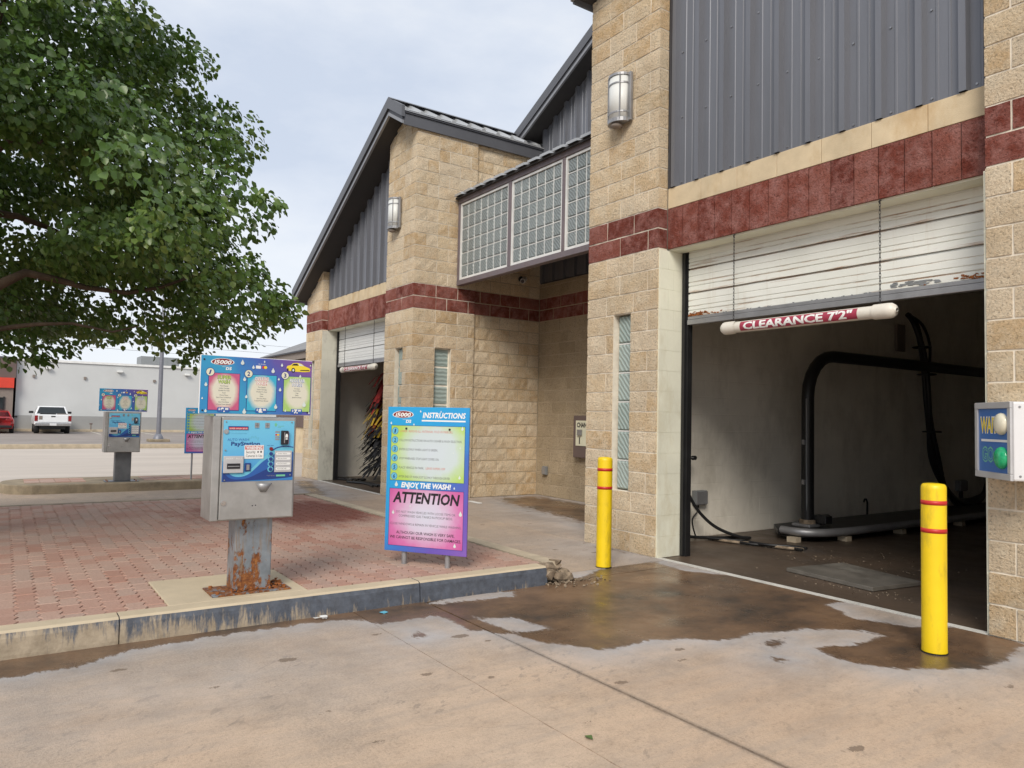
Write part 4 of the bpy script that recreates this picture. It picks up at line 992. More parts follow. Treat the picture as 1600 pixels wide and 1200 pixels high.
# ------------------------------------------------------------------ wall lamps, clearance bars, bollards, signal box
def wall_lamp(loc, label):
    t = thing('wall_lamp', label, 'lamp', loc, 0, 'half-round sconces on the front piers')
    h, r = 0.50, 0.135
    def half(r_, z0, z1, n=12, k=0.86): return [(r_*math.cos(R(180+180*i/n)), k*r_*math.sin(R(180+180*i/n))) for i in range(n+1)]
    b = MB(); b.box(-r-0.006, r+0.03, -0.035, 0.0, -h/2-0.01, h/2+0.02); b.build('back_plate', 'steel_grey', t, bevel=0.004)
    g = MB(); p = [(x, y-0.036) for x, y in half(r*0.95, 0, 0)]; g.prism(p, 'z', -h/2+0.02, h/2-0.015, 0, True); g.build('lamp_glass', 'lamp_glass', t)
    c = MB()
    for z0, z1 in ((-h/2-0.02, -h/2+0.02), (h/2-0.014, h/2+0.012)): c.prism([(x, y-0.036) for x, y in half(r*1.03, 0, 0)], 'z', z0, z1)
    c.build('end_cap', 'steel_grey', t)
    for z in (-h/2+0.085, h/2-0.095): MB().prism([(x, y-0.036) for x, y in half(r*1.0, 0, 0)], 'z', z-0.008, z+0.008).build('band', 'steel_grey', t)
    for a in (225, 312): MB().box(r*math.cos(R(a))-0.006, r*math.cos(R(a))+0.006, -0.036+0.86*r*math.sin(R(a))-0.004, -0.03+0.86*r*math.sin(R(a)), -h/2, h/2).build('rib', 'steel_grey', t)
    MB().lathe([(0.0, 0), (0.05, 0.0), (0.07, -0.03), (0.03, -0.05)], (0, -0.08, -h/2-0.022), 12).build('underside', 'store_taupe', t)
    return t
lampA = wall_lamp((-5.885, YF-0.024, 4.86), 'half-round wall lamp high on the near pier beside the ribbed gable')
lampB = dup(lampA, 'half-round wall lamp high on the left bay pier, below the roof peak', (-11.50, YF-0.024, 4.83))

def clearance_bar(loc, L, label, chain):
    t = thing('clearance_bar', label, 'clearance bar', loc, 0, 'hanging clearance bars over the bay doors')
    r = 0.052
    MB().cyl((-L/2, 0, 0), r, L, 'x', 20).build('pipe', 'pvc_white', t)
    for s in (-1, 1):
        c = MB(); x = s*L/2
        prof = [(r*1.16, -0.09), (r*1.18, 0.02), (r*1.12, 0.05), (r*0.8, 0.075), (r*0.3, 0.085)]
        n = 20; V = []; F = []
        for rr, d in prof: V += [(x+s*d, rr*math.cos(2*math.pi*i/n), rr*math.sin(2*math.pi*i/n)) for i in range(n)]
        for k in range(len(prof)-1): F += [(k*n+i, k*n+(i+1) % n, (k+1)*n+(i+1) % n, (k+1)*n+i)[::-s] for i in range(n)]
        F.append(tuple(range((len(prof)-1)*n, len(prof)*n))[::s]); c.add(V, F, 0, True); c.build('end_cap', 'pvc_white', t)
    # printed sleeve: a curved maroon decal over the front of the pipe with raised white letters
    x0, x1 = -L*0.395, L*0.36; n = 10; V = []; F = []; rr = r+0.0012
    for i in range(n+1):
        a = R(-52+104*i/n); V += [(x0, -rr*math.cos(a), rr*math.sin(a)), (x1, -rr*math.cos(a), rr*math.sin(a))]
    F = [(2*i, 2*i+1, 2*i+3, 2*i+2) for i in range(n)]
    d = MB().add(V, F, 0, True).build('decal', 'sign_maroon', t)
    TV, TF, a, b = text_geo('CLEARANCE 7\'2"', 0, 0.035)
    wv = x1-x0; k = wv*0.93/(b-a); rr = r+0.0026; TVm = []
    bmt = bmesh.new(); vs = [bmt.verts.new(v) for v in TV]
    for f_ in TF:
        try: bmt.faces.new([vs[i] for i in f_])
        except ValueError: pass
    for q in range(-1, 12): bmesh.ops.bisect_plane(bmt, geom=bmt.verts[:]+bmt.edges[:]+bmt.faces[:], plane_co=(0, q*0.075, 0), plane_no=(0, 1, 0))
    bmt.verts.index_update(); TV = [v.co[:] for v in bmt.verts]; TF = [tuple(v.index for v in f_.verts) for f_ in bmt.faces]; bmt.free()
    for v in TV:
        z = (v[1]-0.35)*0.100; ang = max(-0.95, min(0.95, z/rr)); TVm.append((x0+wv*0.035+(v[0]-a)*k, -rr*math.cos(ang), rr*math.sin(ang)))
    MB().add(TVm, TF).build('lettering', 'ink_white', d)
    for s in (-1, 1):
        c = MB(); z = r; x = s*L*0.468; k = 0
        while z < chain:
            w = 0.007; hh = 0.019; a = [(x+(w*math.cos(q) if k % 2 else 0), (0 if k % 2 else w*math.cos(q)), z+hh+hh*math.sin(q)*1.1) for q in [2*math.pi*i/8 for i in range(9)]]
            c.tube(a, 0.0024, 4, 0); z += 0.031; k += 1
        c.tube([(x, 0, chain-0.01), (x-0.01, 0, chain+0.012), (x+0.012, 0, chain+0.02)], 0.004, 5)
        c.build('chain', 'black_steel', t, kind='stuff')
    return t
cb = clearance_bar((-3.80, 5.60, 2.262), 1.50, 'white pipe clearance bar with maroon band hanging at the near bay door', 0.86)
cb2 = dup(cb, 'white pipe clearance bar with maroon band hanging at the far left bay door', (-13.42, 5.62, 2.275))

def bollard(loc, label):
    t = thing('bollard', label, 'bollard', loc, 0, 'yellow bollards guarding the bay door')
    r = 0.0705; h = 1.025
    MB().cyl((0, 0, -0.05), r*1.06, 0.056, 'z', 24).build('pipe_base', 'black_rubber', t)
    MB().lathe([(r*1.01, 0.008), (r*1.015, 0.016), (r, 0.03), (r, h-0.035), (r*0.985, h-0.016), (r*0.86, h-0.003), (r*0.5, h+0.001), (0.002, h+0.002)], n=32).build('sleeve', 'yellow_plastic', t)
    for z in (h-0.115, h-0.285): MB().lathe([(r*1.002, z-0.0135), (r*1.02, z-0.0135), (r*1.02, z+0.0135), (r*1.002, z+0.0135)], n=32).build('stripe', 'red_tape', t)
    return t
b1 = bollard((-5.255, 4.70, 0), 'yellow bollard with two red stripes beside the near stone pier')
b2_ = dup(b1, 'yellow bollard with two red stripes in the bay entrance, nearest the camera', (-2.292, 4.748, 0))

sx = thing('signal_box', 'white entry signal box with blue WAIT and GO panel on right pier', 'signal box', (-2.126, 5.185, 1.055), R(-41.9))
MB().box(-0.217, 0.217, 0.0, 0.26, 0, 0.482).build('housing', 'box_white', sx, bevel=0.012)
f = MB(); w_, h_ = 0.217, 0.482
f.prism([(-w_, 0), (w_, 0), (w_, h_), (-w_, h_)], 'y', -0.004, 0.001)
for q in ((-w_, w_, 0, 0.04), (-w_, w_, h_-0.04, h_)): f.box(q[0], q[1], -0.02, -0.0045, q[2], q[3])
for q in ((-w_, -w_+0.036), (w_-0.036, w_)): f.box(q[0], q[1], -0.0195, -0.0045, 0.041, h_-0.041)
f.build('panel_frame', 'alu_frame', sx, bevel=0.004)
p = MB(); p.box(-w_+0.036, w_-0.036, -0.009, -0.0046, 0.041, h_-0.041); pn = p.build('panel', 'panel_blue', sx)
tx = MB()
tx.text('WAIT', -0.158, 0.050, 0.292, 0.092, -0.0105, 0, 0, 0.03); tx.text('WAIT', -0.161, 0.047, 0.290, 0.098, -0.0100, 1, 0, 0.05)
tx.text('GO', -0.138, 0.0, 0.108, 0.085, -0.0105, 2, 0, 0.0); tx.text('GO', -0.143, 0.005, 0.106, 0.09, -0.0100, 3, 0, 0.05)
tx.rect(-0.150, 0.178, 0.232, 0.247, -0.0102, 1)
tx.build('lettering', ['ink_yellow', 'ink_white', 'panel_blue', 'ink_green'], pn)
for z, mt, nm in ((0.345, 'lens_cream', 'wait_lens'), (0.135, 'lens_green', 'go_lens')):
    l = MB(); n = 24; V = []; F = []; pr = [(0.068, 0.0), (0.068, 0.012), (0.061, 0.024), (0.042, 0.034), (0.016, 0.038)]
    for rr, d in pr: V += [(0.108+rr*math.cos(2*math.pi*i/n), -0.009-d, z+rr*math.sin(2*math.pi*i/n)) for i in range(n)]
    for k in range(len(pr)-1): F += [(k*n+i, k*n+(i+1) % n, (k+1)*n+(i+1) % n, (k+1)*n+i) for i in range(n)]
    F.append(tuple(range((len(pr)-1)*n, len(pr)*n))); l.add(V, F, 0, True); l.build(nm, mt, pn)
for z in (0.03, 0.45): MB().cyl((0.217, 0.035, z), 0.007, 0.004, 'x', 8).build('screw', 'screw_steel', sx)

# security camera, coin box, outlet in the recess
cm = thing('security_camera', 'small white security camera on the recess wall under the canopy', 'camera', (BX1-0.02, 7.62, 3.86))
MB().cyl((-0.01, 0, 0.03), 0.05, 0.03, 'x', 14).build('mount', 'black_steel', cm)
MB().tube([(0.01, 0, 0.03), (0.08, 0.0, 0.03), (0.11, -0.02, 0.01)], 0.014, 8).build('arm', 'box_white', cm)
MB().tube([(0.05, 0.05, 0.035), (0.24, -0.13, -0.055)], 0.045, 14).build('body', 'box_white', cm)
MB().tube([(0.235, -0.125, -0.052), (0.262, -0.151, -0.066)], 0.034, 14).build('lens', 'dark_glass', cm)
cbx = thing('coin_box', 'brown vacuum coin box with cream face plate on the recess back wall', 'coin box', (-9.42, 8.05, 0.74))
MB().box(-0.28, 0.28, -0.10, 0, 0, 0.70).build('housing', 'store_brown', cbx, bevel=0.01)
fp = MB().box(-0.20, 0.22, -0.112, -0.102, 0.20, 0.62).build('face_plate', 'ink_cream', cbx)
MB().text('CHANGE', -0.17, 0.19, 0.51, 0.075, -0.114, 0, 0, 0.04).rect(-0.11, -0.085, 0.23, 0.34, -0.114, 0).build('lettering', 'ink_black', fp)
MB().box(-0.13, -0.03, -0.15, -0.113, 0.37, 0.47).build('coin_slot', 'steel_grey', cbx, bevel=0.006)
ot = thing('outlet_box', 'small grey electrical outlet box low on the recess back wall', 'outlet box', (-10.57, 8.05, 0.38))
MB().box(-0.055, 0.055, -0.05, 0, 0, 0.15).build('housing', 'plastic_grey', ot, bevel=0.005)
MB().box(-0.045, 0.045, -0.065, -0.051, 0.015, 0.135).build('cover', 'steel_grey', ot)

# ------------------------------------------------------------------ pay station (local: faces -Y, x to the viewer's right)
ps = thing('pay_station', 'stainless pay station on a rusty post, nearest the camera on the brick island', 'pay station', (-5.10, 1.42, 0.15), R(90), 'automatic wash pay stations')
W0, W1, ZB, ZT_ = -0.275, 0.278, 0.505, 1.195
MB().box(W0, W1, 0.018, 0.285, ZB, ZT_).build('cabinet', 'stainless', ps, bevel=0.006)
door = MB().box(W0+0.052, W1-0.016, -0.004, 0.017, ZB+0.008, ZT_-0.004).build('door', 'stainless', ps, bevel=0.004)
MB().box(W0-0.001, W0+0.046, 0.004, 0.0175, ZB+0.004, ZT_-0.002).build('hinge_strip', 'stainless', ps, bevel=0.003)
px = lambda x: -0.212+(x-60)/795*0.468
pz = lambda y: 1.170-(y-42)/720*0.405
grad_mat('pay_blue', 0.0, -2.2, 2.62, [(0.0, (0.16, 0.52, 0.72)), (0.45, (0.13, 0.45, 0.70)), (0.8, (0.05, 0.26, 0.56)), (1.0, (0.03, 0.16, 0.46))], 0.32)
fpn = MB().box(px(58), px(856), -0.0065, -0.0042, pz(765), pz(42)).build('face_panel', 'pay_blue', ps)
y1, y2, y3, y4 = -0.0072, -0.0078, -0.0084, -0.0090
def curve(pts, n=14):
    out = []
    for i in range(len(pts)-1):
        p0, p1, p2, p3 = pts[max(i-1, 0)], pts[i], pts[i+1], pts[min(i+2, len(pts)-1)]
        for k in range(n):
            t = k/n; out.append(tuple(0.5*((2*p1[j])+(-p0[j]+p2[j])*t+(2*p0[j]-5*p1[j]+4*p2[j]-p3[j])*t*t+(-p0[j]+3*p1[j]-3*p2[j]+p3[j])*t**3) for j in range(len(p1))))
    out.append(pts[-1]); return out
def band_strip(mb, up, dn, y, mat):
    A = curve(up); B = curve(dn); n = min(len(A), len(B))
    V = [(px(a), y, pz(b)) for a, b in A[:n]]+[(px(a), y, pz(b)) for a, b in B[:n]]
    mb.add(V, [(i, n+i, n+i+1, i+1) for i in range(n-1)], mat)
pr = MB()
band_strip(pr, [(62, 440), (160, 640), (330, 650), (520, 470), (690, 370), (852, 372)], [(62, 762), (160, 762), (330, 756), (520, 748), (690, 740), (852, 724)], y1, 0)
band_strip(pr, [(62, 520), (160, 690), (330, 690), (520, 520), (690, 425), (852, 420)], [(62, 762), (160, 762), (330, 756), (520, 748), (690, 740), (852, 724)], y2, 1)
band_strip(pr, [(62, 640), (160, 730), (330, 728), (520, 640), (690, 560), (852, 520)], [(62, 762), (160, 762), (330, 756), (520, 748), (690, 740), (852, 724)], y3, 2)
band_strip(pr, [(590, 410), (660, 362), (760, 345), (852, 358)], [(592, 416), (662, 374), (760, 356), (852, 368)], y3, 2)
pr.text('AUTO WASH', px(105), px(335), pz(285), 0.0165, y1, 3); pr.text('PayStation', px(145), px(465), pz(340), 0.025, y1, 2, 0, 0.03)
pr.text('SELECT YOUR WASH AND INSERT PAYMENT', px(110), px(315), pz(202), 0.006, y1, 0)
for k in range(9):
    a = R(20+k*18); r0 = 26+6*(k % 2); pr.disc(px(392)+0.0006*r0*math.cos(a)*1.9, pz(285)+0.0006*r0*math.sin(a)*1.6, 0.004, 0.006, y1, 0, 8)
for x in (425, 542): pr.rect(px(x-26), px(x+26), pz(128), pz(68), y1, 4); pr.text('OPEN', px(x-24), px(x+24), pz(142), 0.006, y1, 2)
for x in (425, 542): pr.rect(px(x-20), px(x+20), pz(99), pz(95), y2, 5); pr.rect(px(x-2), px(x+2), pz(122), pz(72), y2, 5)
pr.disc(px(638), pz(90), 0.009, 0.012, y1, 6, 12); pr.rect(px(665), px(735), pz(107), pz(103), y1, 6); pr.rect(px(665), px(700), pz(122), pz(118), y1, 6)
for z, mt in ((175, 4), (210, 7), (238, 4), (265, 4)): pr.rect(px(635), px(686), pz(z+11), pz(z-9), y1, mt)
pr.disc(px(668), pz(212), 0.008, 0.006, y2, 8, 10)
pr.text('CUSTOMER HELP', px(555), px(650), pz(710), 0.007, y4, 4); pr.rect(px(660), px(765), pz(716), pz(694), y4, 9)
pr.text('SELECT WASH', px(545), px(620), pz(345), 0.005, y1, 2)
pr.build('graphics', ['ink_cyan', 'ink_blue', 'ink_navy', 'ink_blue', 'steel_grey', 'ink_grey', 'ink_green', 'ink_red', 'ink_yellow', 'ink_green'], fpn)
led = MB().box(px(108), px(326), -0.011, -0.0066, pz(154), pz(112)).build('display', 'ink_navy', ps)
MB().rect(px(114), px(320), pz(150), pz(124), -0.0114, 0).text('SUPER WASH $9.00', px(120), px(314), pz(147), 0.009, -0.0118, 1).build('display_print', ['ink_red', 'ink_white'], led)
st = MB().box(px(292), px(508), -0.0105, -0.0091, pz(497), pz(335)).build('warning_sticker', 'ink_white', ps)
MB().rect(px(300), px(500), pz(388), pz(344), -0.0109, 0).text('WARNING', px(308), px(492), pz(383), 0.020, -0.0113, 1, 0, 0.05).text('Security', px(310), px(415), pz(432), 0.018, -0.0109, 2).text('Cameras In Use', px(310), px(492), pz(478), 0.018, -0.0109, 2).rect(px(470), px(486), pz(428), pz(404), -0.0109, 2).rect(px(436), px(452), pz(426), pz(408), -0.0109, 2).build('lettering', ['ink_red', 'ink_white', 'ink_black'], st)
ba = MB().box(px(66), px(284), -0.020, -0.0092, pz(662), pz(462)).build('bill_acceptor', 'alu_frame', ps, bevel=0.003)
MB().box(px(104), px(246), -0.0235, -0.0202, pz(612), pz(550)).build('bill_slot', 'ink_black', ba)
MB().box(px(112), px(238), -0.0245, -0.0237, pz(588), pz(578)).build('slot_lip', 'steel_grey', ba)
MB().text('INSERT BILLS', px(92), px(262), pz(500), 0.011, -0.0206, 0).build('lettering', 'ink_white', ba)
MB().box(px(302), px(368), -0.014, -0.0092, pz(645), pz(548)).build('coin_slot', 'ink_navy', ps, bevel=0.002)
MB().box(px(318), px(352), -0.020, -0.0142, pz(632), pz(566)).build('coin_button', 'steel_grey', ps, bevel=0.002)
cr = MB().box(px(698), px(779), -0.030, -0.0092, pz(330), pz(160)).build('card_reader', 'ink_black', ps, bevel=0.004)
MB().box(px(728), px(738), -0.0315, -0.0302, pz(310), pz(180)).build('card_slot', 'steel_grey', cr)
MB().disc(px(757), pz(228), 0.009, 0.018, -0.0308, 0, 10).rect(px(745), px(768), pz(268), pz(238), -0.0308, 0).build('hand_mark', 'ink_white', cr)
MB().rect(px(792), px(796), pz(320), pz(170), y1, 0).build('reader_stripe', 'ink_red', fpn)
for k, z in enumerate((380, 440, 503, 563, 626)):
    if k: MB().cyl((px(590), -0.0092, pz(z)), 0.0195, -0.003, 'y', 16).build('button_ring', 'ink_cyan', ps)
    MB().cyl((px(590), -0.0123, pz(z)), 0.012, -0.006, 'y', 14).build('button', 'tail_red' if k == 0 else 'ink_navy', ps, **({'label': 'red cancel button'} if k == 0 else {}))
lp = MB().box(px(636), px(835), -0.013, -0.0092, pz(664), pz(404)).build('label_plate', 'alu_frame', ps, bevel=0.003)
for z, t_ in ((440, 'SUPER WASH'), (500, 'DELUXE WASH'), (562, 'REGULAR WASH'), (622, 'CODE')):
    s = MB(); s.poly([(px(665)+0.009*math.cos(R(90+20*i)), pz(z)+0.0085*math.sin(R(90+20*i))) for i in range(10)]+[(px(805)+0.009*math.cos(R(270+20*i)), pz(z)+0.0085*math.sin(R(270+20*i))) for i in range(10)], -0.0134, 0)
    s.text(t_, px(668), px(775), pz(z)-0.003, 0.0065, -0.0138, 1); s.build('label_strip', ['ink_white', 'ink_grey'], lp)
# change cup below the panel
n = 12; V = []; F = []; cz0, cz1 = pz(898), pz(792)
for i in range(n+1):
    a = R(180+180*i/n); c, s = math.cos(a), math.sin(a)
    V += [(px(523)+0.055*c, -0.005+0.055*s, cz1), (px(523)+0.020*c, -0.005+0.012*s, cz0), (px(523)+0.047*c, -0.005+0.045*s, cz1), (px(523)+0.016*c, -0.005+0.008*s, cz0+0.012)]
for i in range(n): a = 4*i; F += [(a, a+1, a+5, a+4), (a+2, a+6, a+7, a+3), (a, a+4, a+6, a+2)]
F.append(tuple(4*i+1 for i in range(n+1))[::-1]); F.append(tuple(4*i+3 for i in range(n+1)))
MB().add(V, F, 0, True).build('change_cup', 'steel_grey', ps)
for z in (175, 1012):
    MB().cyl((W0+0.078, -0.0045, pz(z)), 0.016, -0.008, 'y', 16).cyl((W0+0.078, -0.0128, pz(z)), 0.009, -0.003, 'y', 12).build('lock', 'chrome', ps)
MB().cyl((px(405), -0.0042, pz(1057)), 0.0045, -0.001, 'y', 8).build('hole', 'ink_black', ps); MB().cyl((px(440), -0.0042, pz(1054)), 0.0045, -0.001, 'y', 8).build('hole', 'ink_black', ps)
for (x, z) in ((85, 62), (825, 58), (85, 745), (822, 700), (85, 395)): MB().cyl((px(x), -0.0092 if z > 300 else -0.0066, pz(z)), 0.005, -0.003, 'y', 8).build('screw', 'screw_steel', fpn)
# post and base plate
po = MB(); po.box(-0.087, 0.163, 0.10, 0.285, 0.012, ZB-0.002)
post = po.build('post', 'rusty_post', ps, bevel=0.008)
bp = MB().box(-0.232, 0.292, 0.042, 0.335, 0.002, 0.0125).build('base_plate', 'rusty_post', ps, bevel=0.002)
for x in (-0.19, 0.25):
    for y in (0.085, 0.29): MB().cyl((x, y, 0.013), 0.013, 0.014, 'z', 6, smooth=False).build('bolt', 'rust_flake', bp)
fl = MB()
for k in range(46): chunk(fl, (random.uniform(-0.10, 0.25), 0.092+random.uniform(-0.012, 0.008), 0.016+abs(random.gauss(0, 0.006))), (0.014, 0.007, 0.008), n=3)
for k in range(26): chunk(fl, (random.uniform(0.16, 0.27), random.uniform(0.10, 0.3), 0.016+abs(random.gauss(0, 0.01))), (0.018, 0.016, 0.008), n=3)
fl.build('rust_flakes', 'rust_flake', ps, kind='stuff')

# menu board over the pay station
mbd = thing('menu_board', 'menu board with three wash cards above the near pay station', 'sign', (-5.10, 1.42, 1.36), R(90), 'wash menu boards')
M0, M1, MH = -0.372, 0.372, 0.385
grad_mat('menu_grad', 1.15, 0.75, 0.31, [(0.0, (0.03, 0.24, 0.50)), (0.28, (0.035, 0.30, 0.50)), (0.42, (0.035, 0.19, 0.47)), (0.62, (0.055, 0.10, 0.40)), (0.80, (0.14, 0.075, 0.30)), (1.0, (0.20, 0.085, 0.30))])
MB().box(M0, M1, 0.0, 0.014, 0, MH).build('board', 'ink_white', mbd, bevel=0.002)
fc = MB().box(M0+0.004, M1-0.003, -0.002, -0.0004, 0.003, MH-0.003).build('face', 'menu_grad', mbd)
bx = lambda x: M0+(M1-M0)*x
cards = [(0.075, 0.335, (0.50, 0.095, 0.20), 'ink_lime'), (0.405, 0.665, (0.04, 0.38, 0.56), 'ink_red'), (0.735, 0.985, (0.36, 0.55, 0.16), 'ink_blue')]
titles = ['SUPER', 'DELUXE', 'REGULAR']; prices = ['9', '8', '7']
lists = [['Tire Cleaner', 'Under Carriage', 'Double Pre Soak', 'Foam', 'Power Rinse', 'Spot Free Conditioner', 'Protect', 'Spot Free Rinse', '3 Cycle Power Blower'], ['Tire Cleaner', 'Under Carriage', 'Double Pre Soak', 'Foam', 'Rinse', 'Spot Free Rinse', '3 Cycle Power Blower'], ['Pre Soak', 'Foam Wash', 'Soap', 'Rinse', 'Spot Free Rinse']]
for k, (a, c, colr, tk) in enumerate(cards):
    x0, x1, z0, z1 = bx(a), bx(c), 0.027, 0.268; cx = (x0+x1)/2
    radial_mat('card_%d' % k, cx, (z0+z1)/2, (x1-x0)*0.56, (z1-z0)*0.58, [(0.0, (0.66, 0.64, 0.52)), (0.62, (0.66, 0.63, 0.52)), (0.92, colr), (1.0, colr)])
    cm_ = MB(); cm_.rect(x0-0.0045, x1+0.003, z0-0.0045, z1+0.003, -0.0026, 1); cm_.rect(x0, x1, z0, z1, -0.0032, 0)
    co = cm_.build('price_card', ['card_%d' % k, 'ink_navy'], fc)
    tx = MB()
    for j, (t_, w) in enumerate(((titles[k], 0.088 if k == 0 else (0.094 if k == 1 else 0.105)), ('WASH', 0.075))):
        zb = z1-0.036-0.030*j
        tx.text(t_, cx-w/2-0.0015, cx+w/2-0.0015, zb-0.0012, 0.023, -0.0036, 1, 0.12, 0.05); tx.text(t_, cx-w/2, cx+w/2, zb, 0.022, -0.0041, 2, 0.12, 0.02)
    for j, t_ in enumerate(lists[k]): tx.text(t_, cx, None, z1-0.086-0.0152*j, 0.0072, -0.0037, 3, 0, 0.01, True)
    pw, ph, pz0 = 0.039, 0.0165, 0.028
    tx.poly([(cx+sx_*(pw-0.008)+0.008*math.cos(R(q)), pz0+sz_*(ph-0.008)+0.008*math.sin(R(q))) for sx_, sz_, a0 in ((1, 1, 0), (-1, 1, 90), (-1, -1, 180), (1, -1, 270)) for q in (a0, a0+30, a0+60, a0+90)], -0.0044, 4)
    tx.text('$', cx-0.031, cx-0.021, pz0-0.001, 0.013, -0.005, 0, 0, 0.05); tx.text(prices[k]+'.', cx-0.018, cx+0.010, pz0-0.012, 0.024, -0.005, 0, 0.1, 0.08); tx.text('00', cx+0.010, cx+0.032, pz0+0.0, 0.0125, -0.005, 0, 0, 0.06)
    tx.build('card_print', ['ink_white', tk if k else 'ink_grey', 'ink_lime' if k == 0 else 'ink_white', 'ink_grey', 'ink_blue'], co)
    nb = MB(); nb.disc(x0+0.006, z1+0.006, 0.0275, 0.0275, -0.0049, 1, 26); nb.disc(x0+0.006, z1+0.006, 0.0245, 0.0245, -0.0053, 0, 26); nb.text(str(k+1), x0-0.003, x0+0.015, z1-0.008, 0.028, -0.0057, 1, 0.2 if k == 0 else 0, 0.03)
    nb.build('number_badge', ['ink_cream', 'ink_navy'], fc)
def logo(mb, x, z, w, y, mw, mr, ms):
    """red oval with white rim and the slanted word i5000, small DS beneath"""
    h = w*0.30
    pts = lambda s: [(x+(w/2*s+ (s-1)*0)*math.cos(q)+0.10*h*math.sin(q), z+h/2*s*math.sin(q)*(1.15 if math.sin(q) > 0 else 0.9)) for q in [2*math.pi*i/28 for i in range(28)]]
    mb.poly(pts(1.06), y, mw); mb.poly(pts(0.97), y-0.0004, mr)
    mb.text('i5000', x-w*0.39, x+w*0.40, z-h*0.27, h*0.58, y-0.0008, mw, 0.22, 0.035)
    mb.rect(x-w*0.02, x+w*0.42, z-h*0.72, z-h*0.69, y, mw); mb.text('DS', x+w*0.15, x+w*0.42, z-h*1.18, h*0.40, y, mw, 0.1, 0.04)
lg = MB(); logo(lg, bx(0.185), 0.342, 0.140, -0.0026, 0, 1, 0); lg.build('logo', ['ink_white', 'tail_red'], fc)
dp = MB()
for (x, z, h) in ((0.355, 0.345, 0.036), (0.452, 0.318, 0.026), (0.63, 0.300, 0.036), (0.71, 0.343, 0.024), (0.378, 0.235, 0.03), (0.398, 0.118, 0.024), (0.385, 0.018, 0.038), (0.70, 0.173, 0.027), (0.685, 0.245, 0.02), (0.665, 0.055, 0.034), (0.05, 0.19, 0.028), (0.024, 0.10, 0.016), (0.055, 0.018, 0.024), (0.98, 0.352, 0.014), (0.885, 0.272, 0.022), (0.93, 0.075, 0.04), (0.55, 0.36, 0.016), (0.98, 0.018, 0.018), (0.755, 0.03, 0.018)): dp.drop(bx(x), z, h, -0.0062, 0)
dp.build('water_drops', 'ink_drop', fc)
cc = MB(); cc.text('WE ACCEPT', bx(0.495), bx(0.565), 0.339, 0.007, -0.0026, 0); cc.rect(bx(0.475), bx(0.520), 0.312, 0.332, -0.0026, 0); cc.disc(bx(0.545), 0.322, 0.011, 0.0105, -0.0026, 1, 14); cc.disc(bx(0.562), 0.322, 0.011, 0.0105, -0.0030, 2, 14)
cc.build('card_marks', ['ink_white', 'ink_red', 'ink_yellow'], fc)
ca = MB(); q = lambda x, z: (bx(0.755)+0.168*x, 0.300+0.068*z)
ca.poly([q(*p) for p in ((0.02, 0.25), (0.0, 0.42), (0.03, 0.62), (0.16, 0.70), (0.26, 0.92), (0.45, 0.98), (0.62, 0.90), (0.76, 0.66), (0.95, 0.50), (1.0, 0.36), (0.98, 0.12), (0.75, 0.06), (0.35, 0.06), (0.12, 0.12))], -0.0026, 0)
ca.poly([q(*p) for p in ((0.20, 0.68), (0.29, 0.86), (0.44, 0.90), (0.50, 0.70))], -0.003, 1); ca.poly([q(*p) for p in ((0.53, 0.70), (0.49, 0.92), (0.60, 0.86), (0.73, 0.66))], -0.003, 2)
ca.disc(*q(0.28, 0.20), 0.014, 0.017, -0.003, 1, 12); ca.disc(*q(0.28, 0.20), 0.007, 0.009, -0.0034, 2, 10); ca.disc(*q(0.05, 0.22), 0.006, 0.012, -0.003, 1, 10); ca.poly([q(*p) for p in ((0.55, 0.18), (0.97, 0.20), (0.95, 0.30), (0.60, 0.27))], -0.003, 1)
ca.build('car_picture', ['ink_yellow', 'ink_black', 'ink_drop'], fc)
for x, z in ((0.03, 0.355), (0.03, 0.022), (0.965, 0.022), (0.985, 0.36)): MB().cyl((bx(x), -0.0021, z), 0.006, -0.003, 'y', 10).build('bolt', 'black_steel', fc)
# instruction sign
isn = thing('instruction_sign', 'tall instruction sign with green and pink panels on two short posts', 'sign', (-5.41, 2.89, 0.15), R(35.5), 'wash instruction signs')
SW, SZ0, SZ1 = 0.372, 0.105, 1.298
grad_mat('instr_grad', 0.75, -0.62, 0.82, [(0.0, (0.02, 0.33, 0.66)), (0.32, (0.025, 0.30, 0.64)), (0.55, (0.05, 0.15, 0.50)), (0.78, (0.13, 0.085, 0.42)), (1.0, (0.20, 0.10, 0.42))])
bd = MB().box(-SW, SW, 0.0, 0.016, SZ0, SZ1).build('board', 'instr_grad', isn, bevel=0.002)
radial_mat('instr_green', 0.05, 0.93, 0.42, 0.36, [(0.0, (0.56, 0.62, 0.68)), (0.5, (0.54, 0.62, 0.62)), (0.85, (0.42, 0.60, 0.14)), (1.0, (0.38, 0.57, 0.08))])
radial_mat('instr_pink', 0.0, 0.40, 0.43, 0.36, [(0.0, (0.58, 0.60, 0.70)), (0.35, (0.60, 0.52, 0.65)), (0.75, (0.58, 0.16, 0.38)), (1.0, (0.52, 0.09, 0.30))])
ux = lambda x: -SW+2*SW*x
uz = lambda t: SZ1-(SZ1-SZ0)*t
pn = MB(); pn.rect(ux(0.045), ux(0.955), uz(0.513), uz(0.128), -0.0004, 1); pn.rect(ux(0.05), ux(0.95), uz(0.510), uz(0.131), -0.0008, 0)
gp = pn.build('green_panel', ['instr_green', 'ink_navy'], isn)
pn = MB(); pn.rect(ux(0.045), ux(0.955), uz(0.963), uz(0.567), -0.0004, 1); pn.rect(ux(0.05), ux(0.95), uz(0.960), uz(0.570), -0.0008, 0)
pp = pn.build('pink_panel', ['instr_pink', 'ink_navy'], isn)
t = MB()
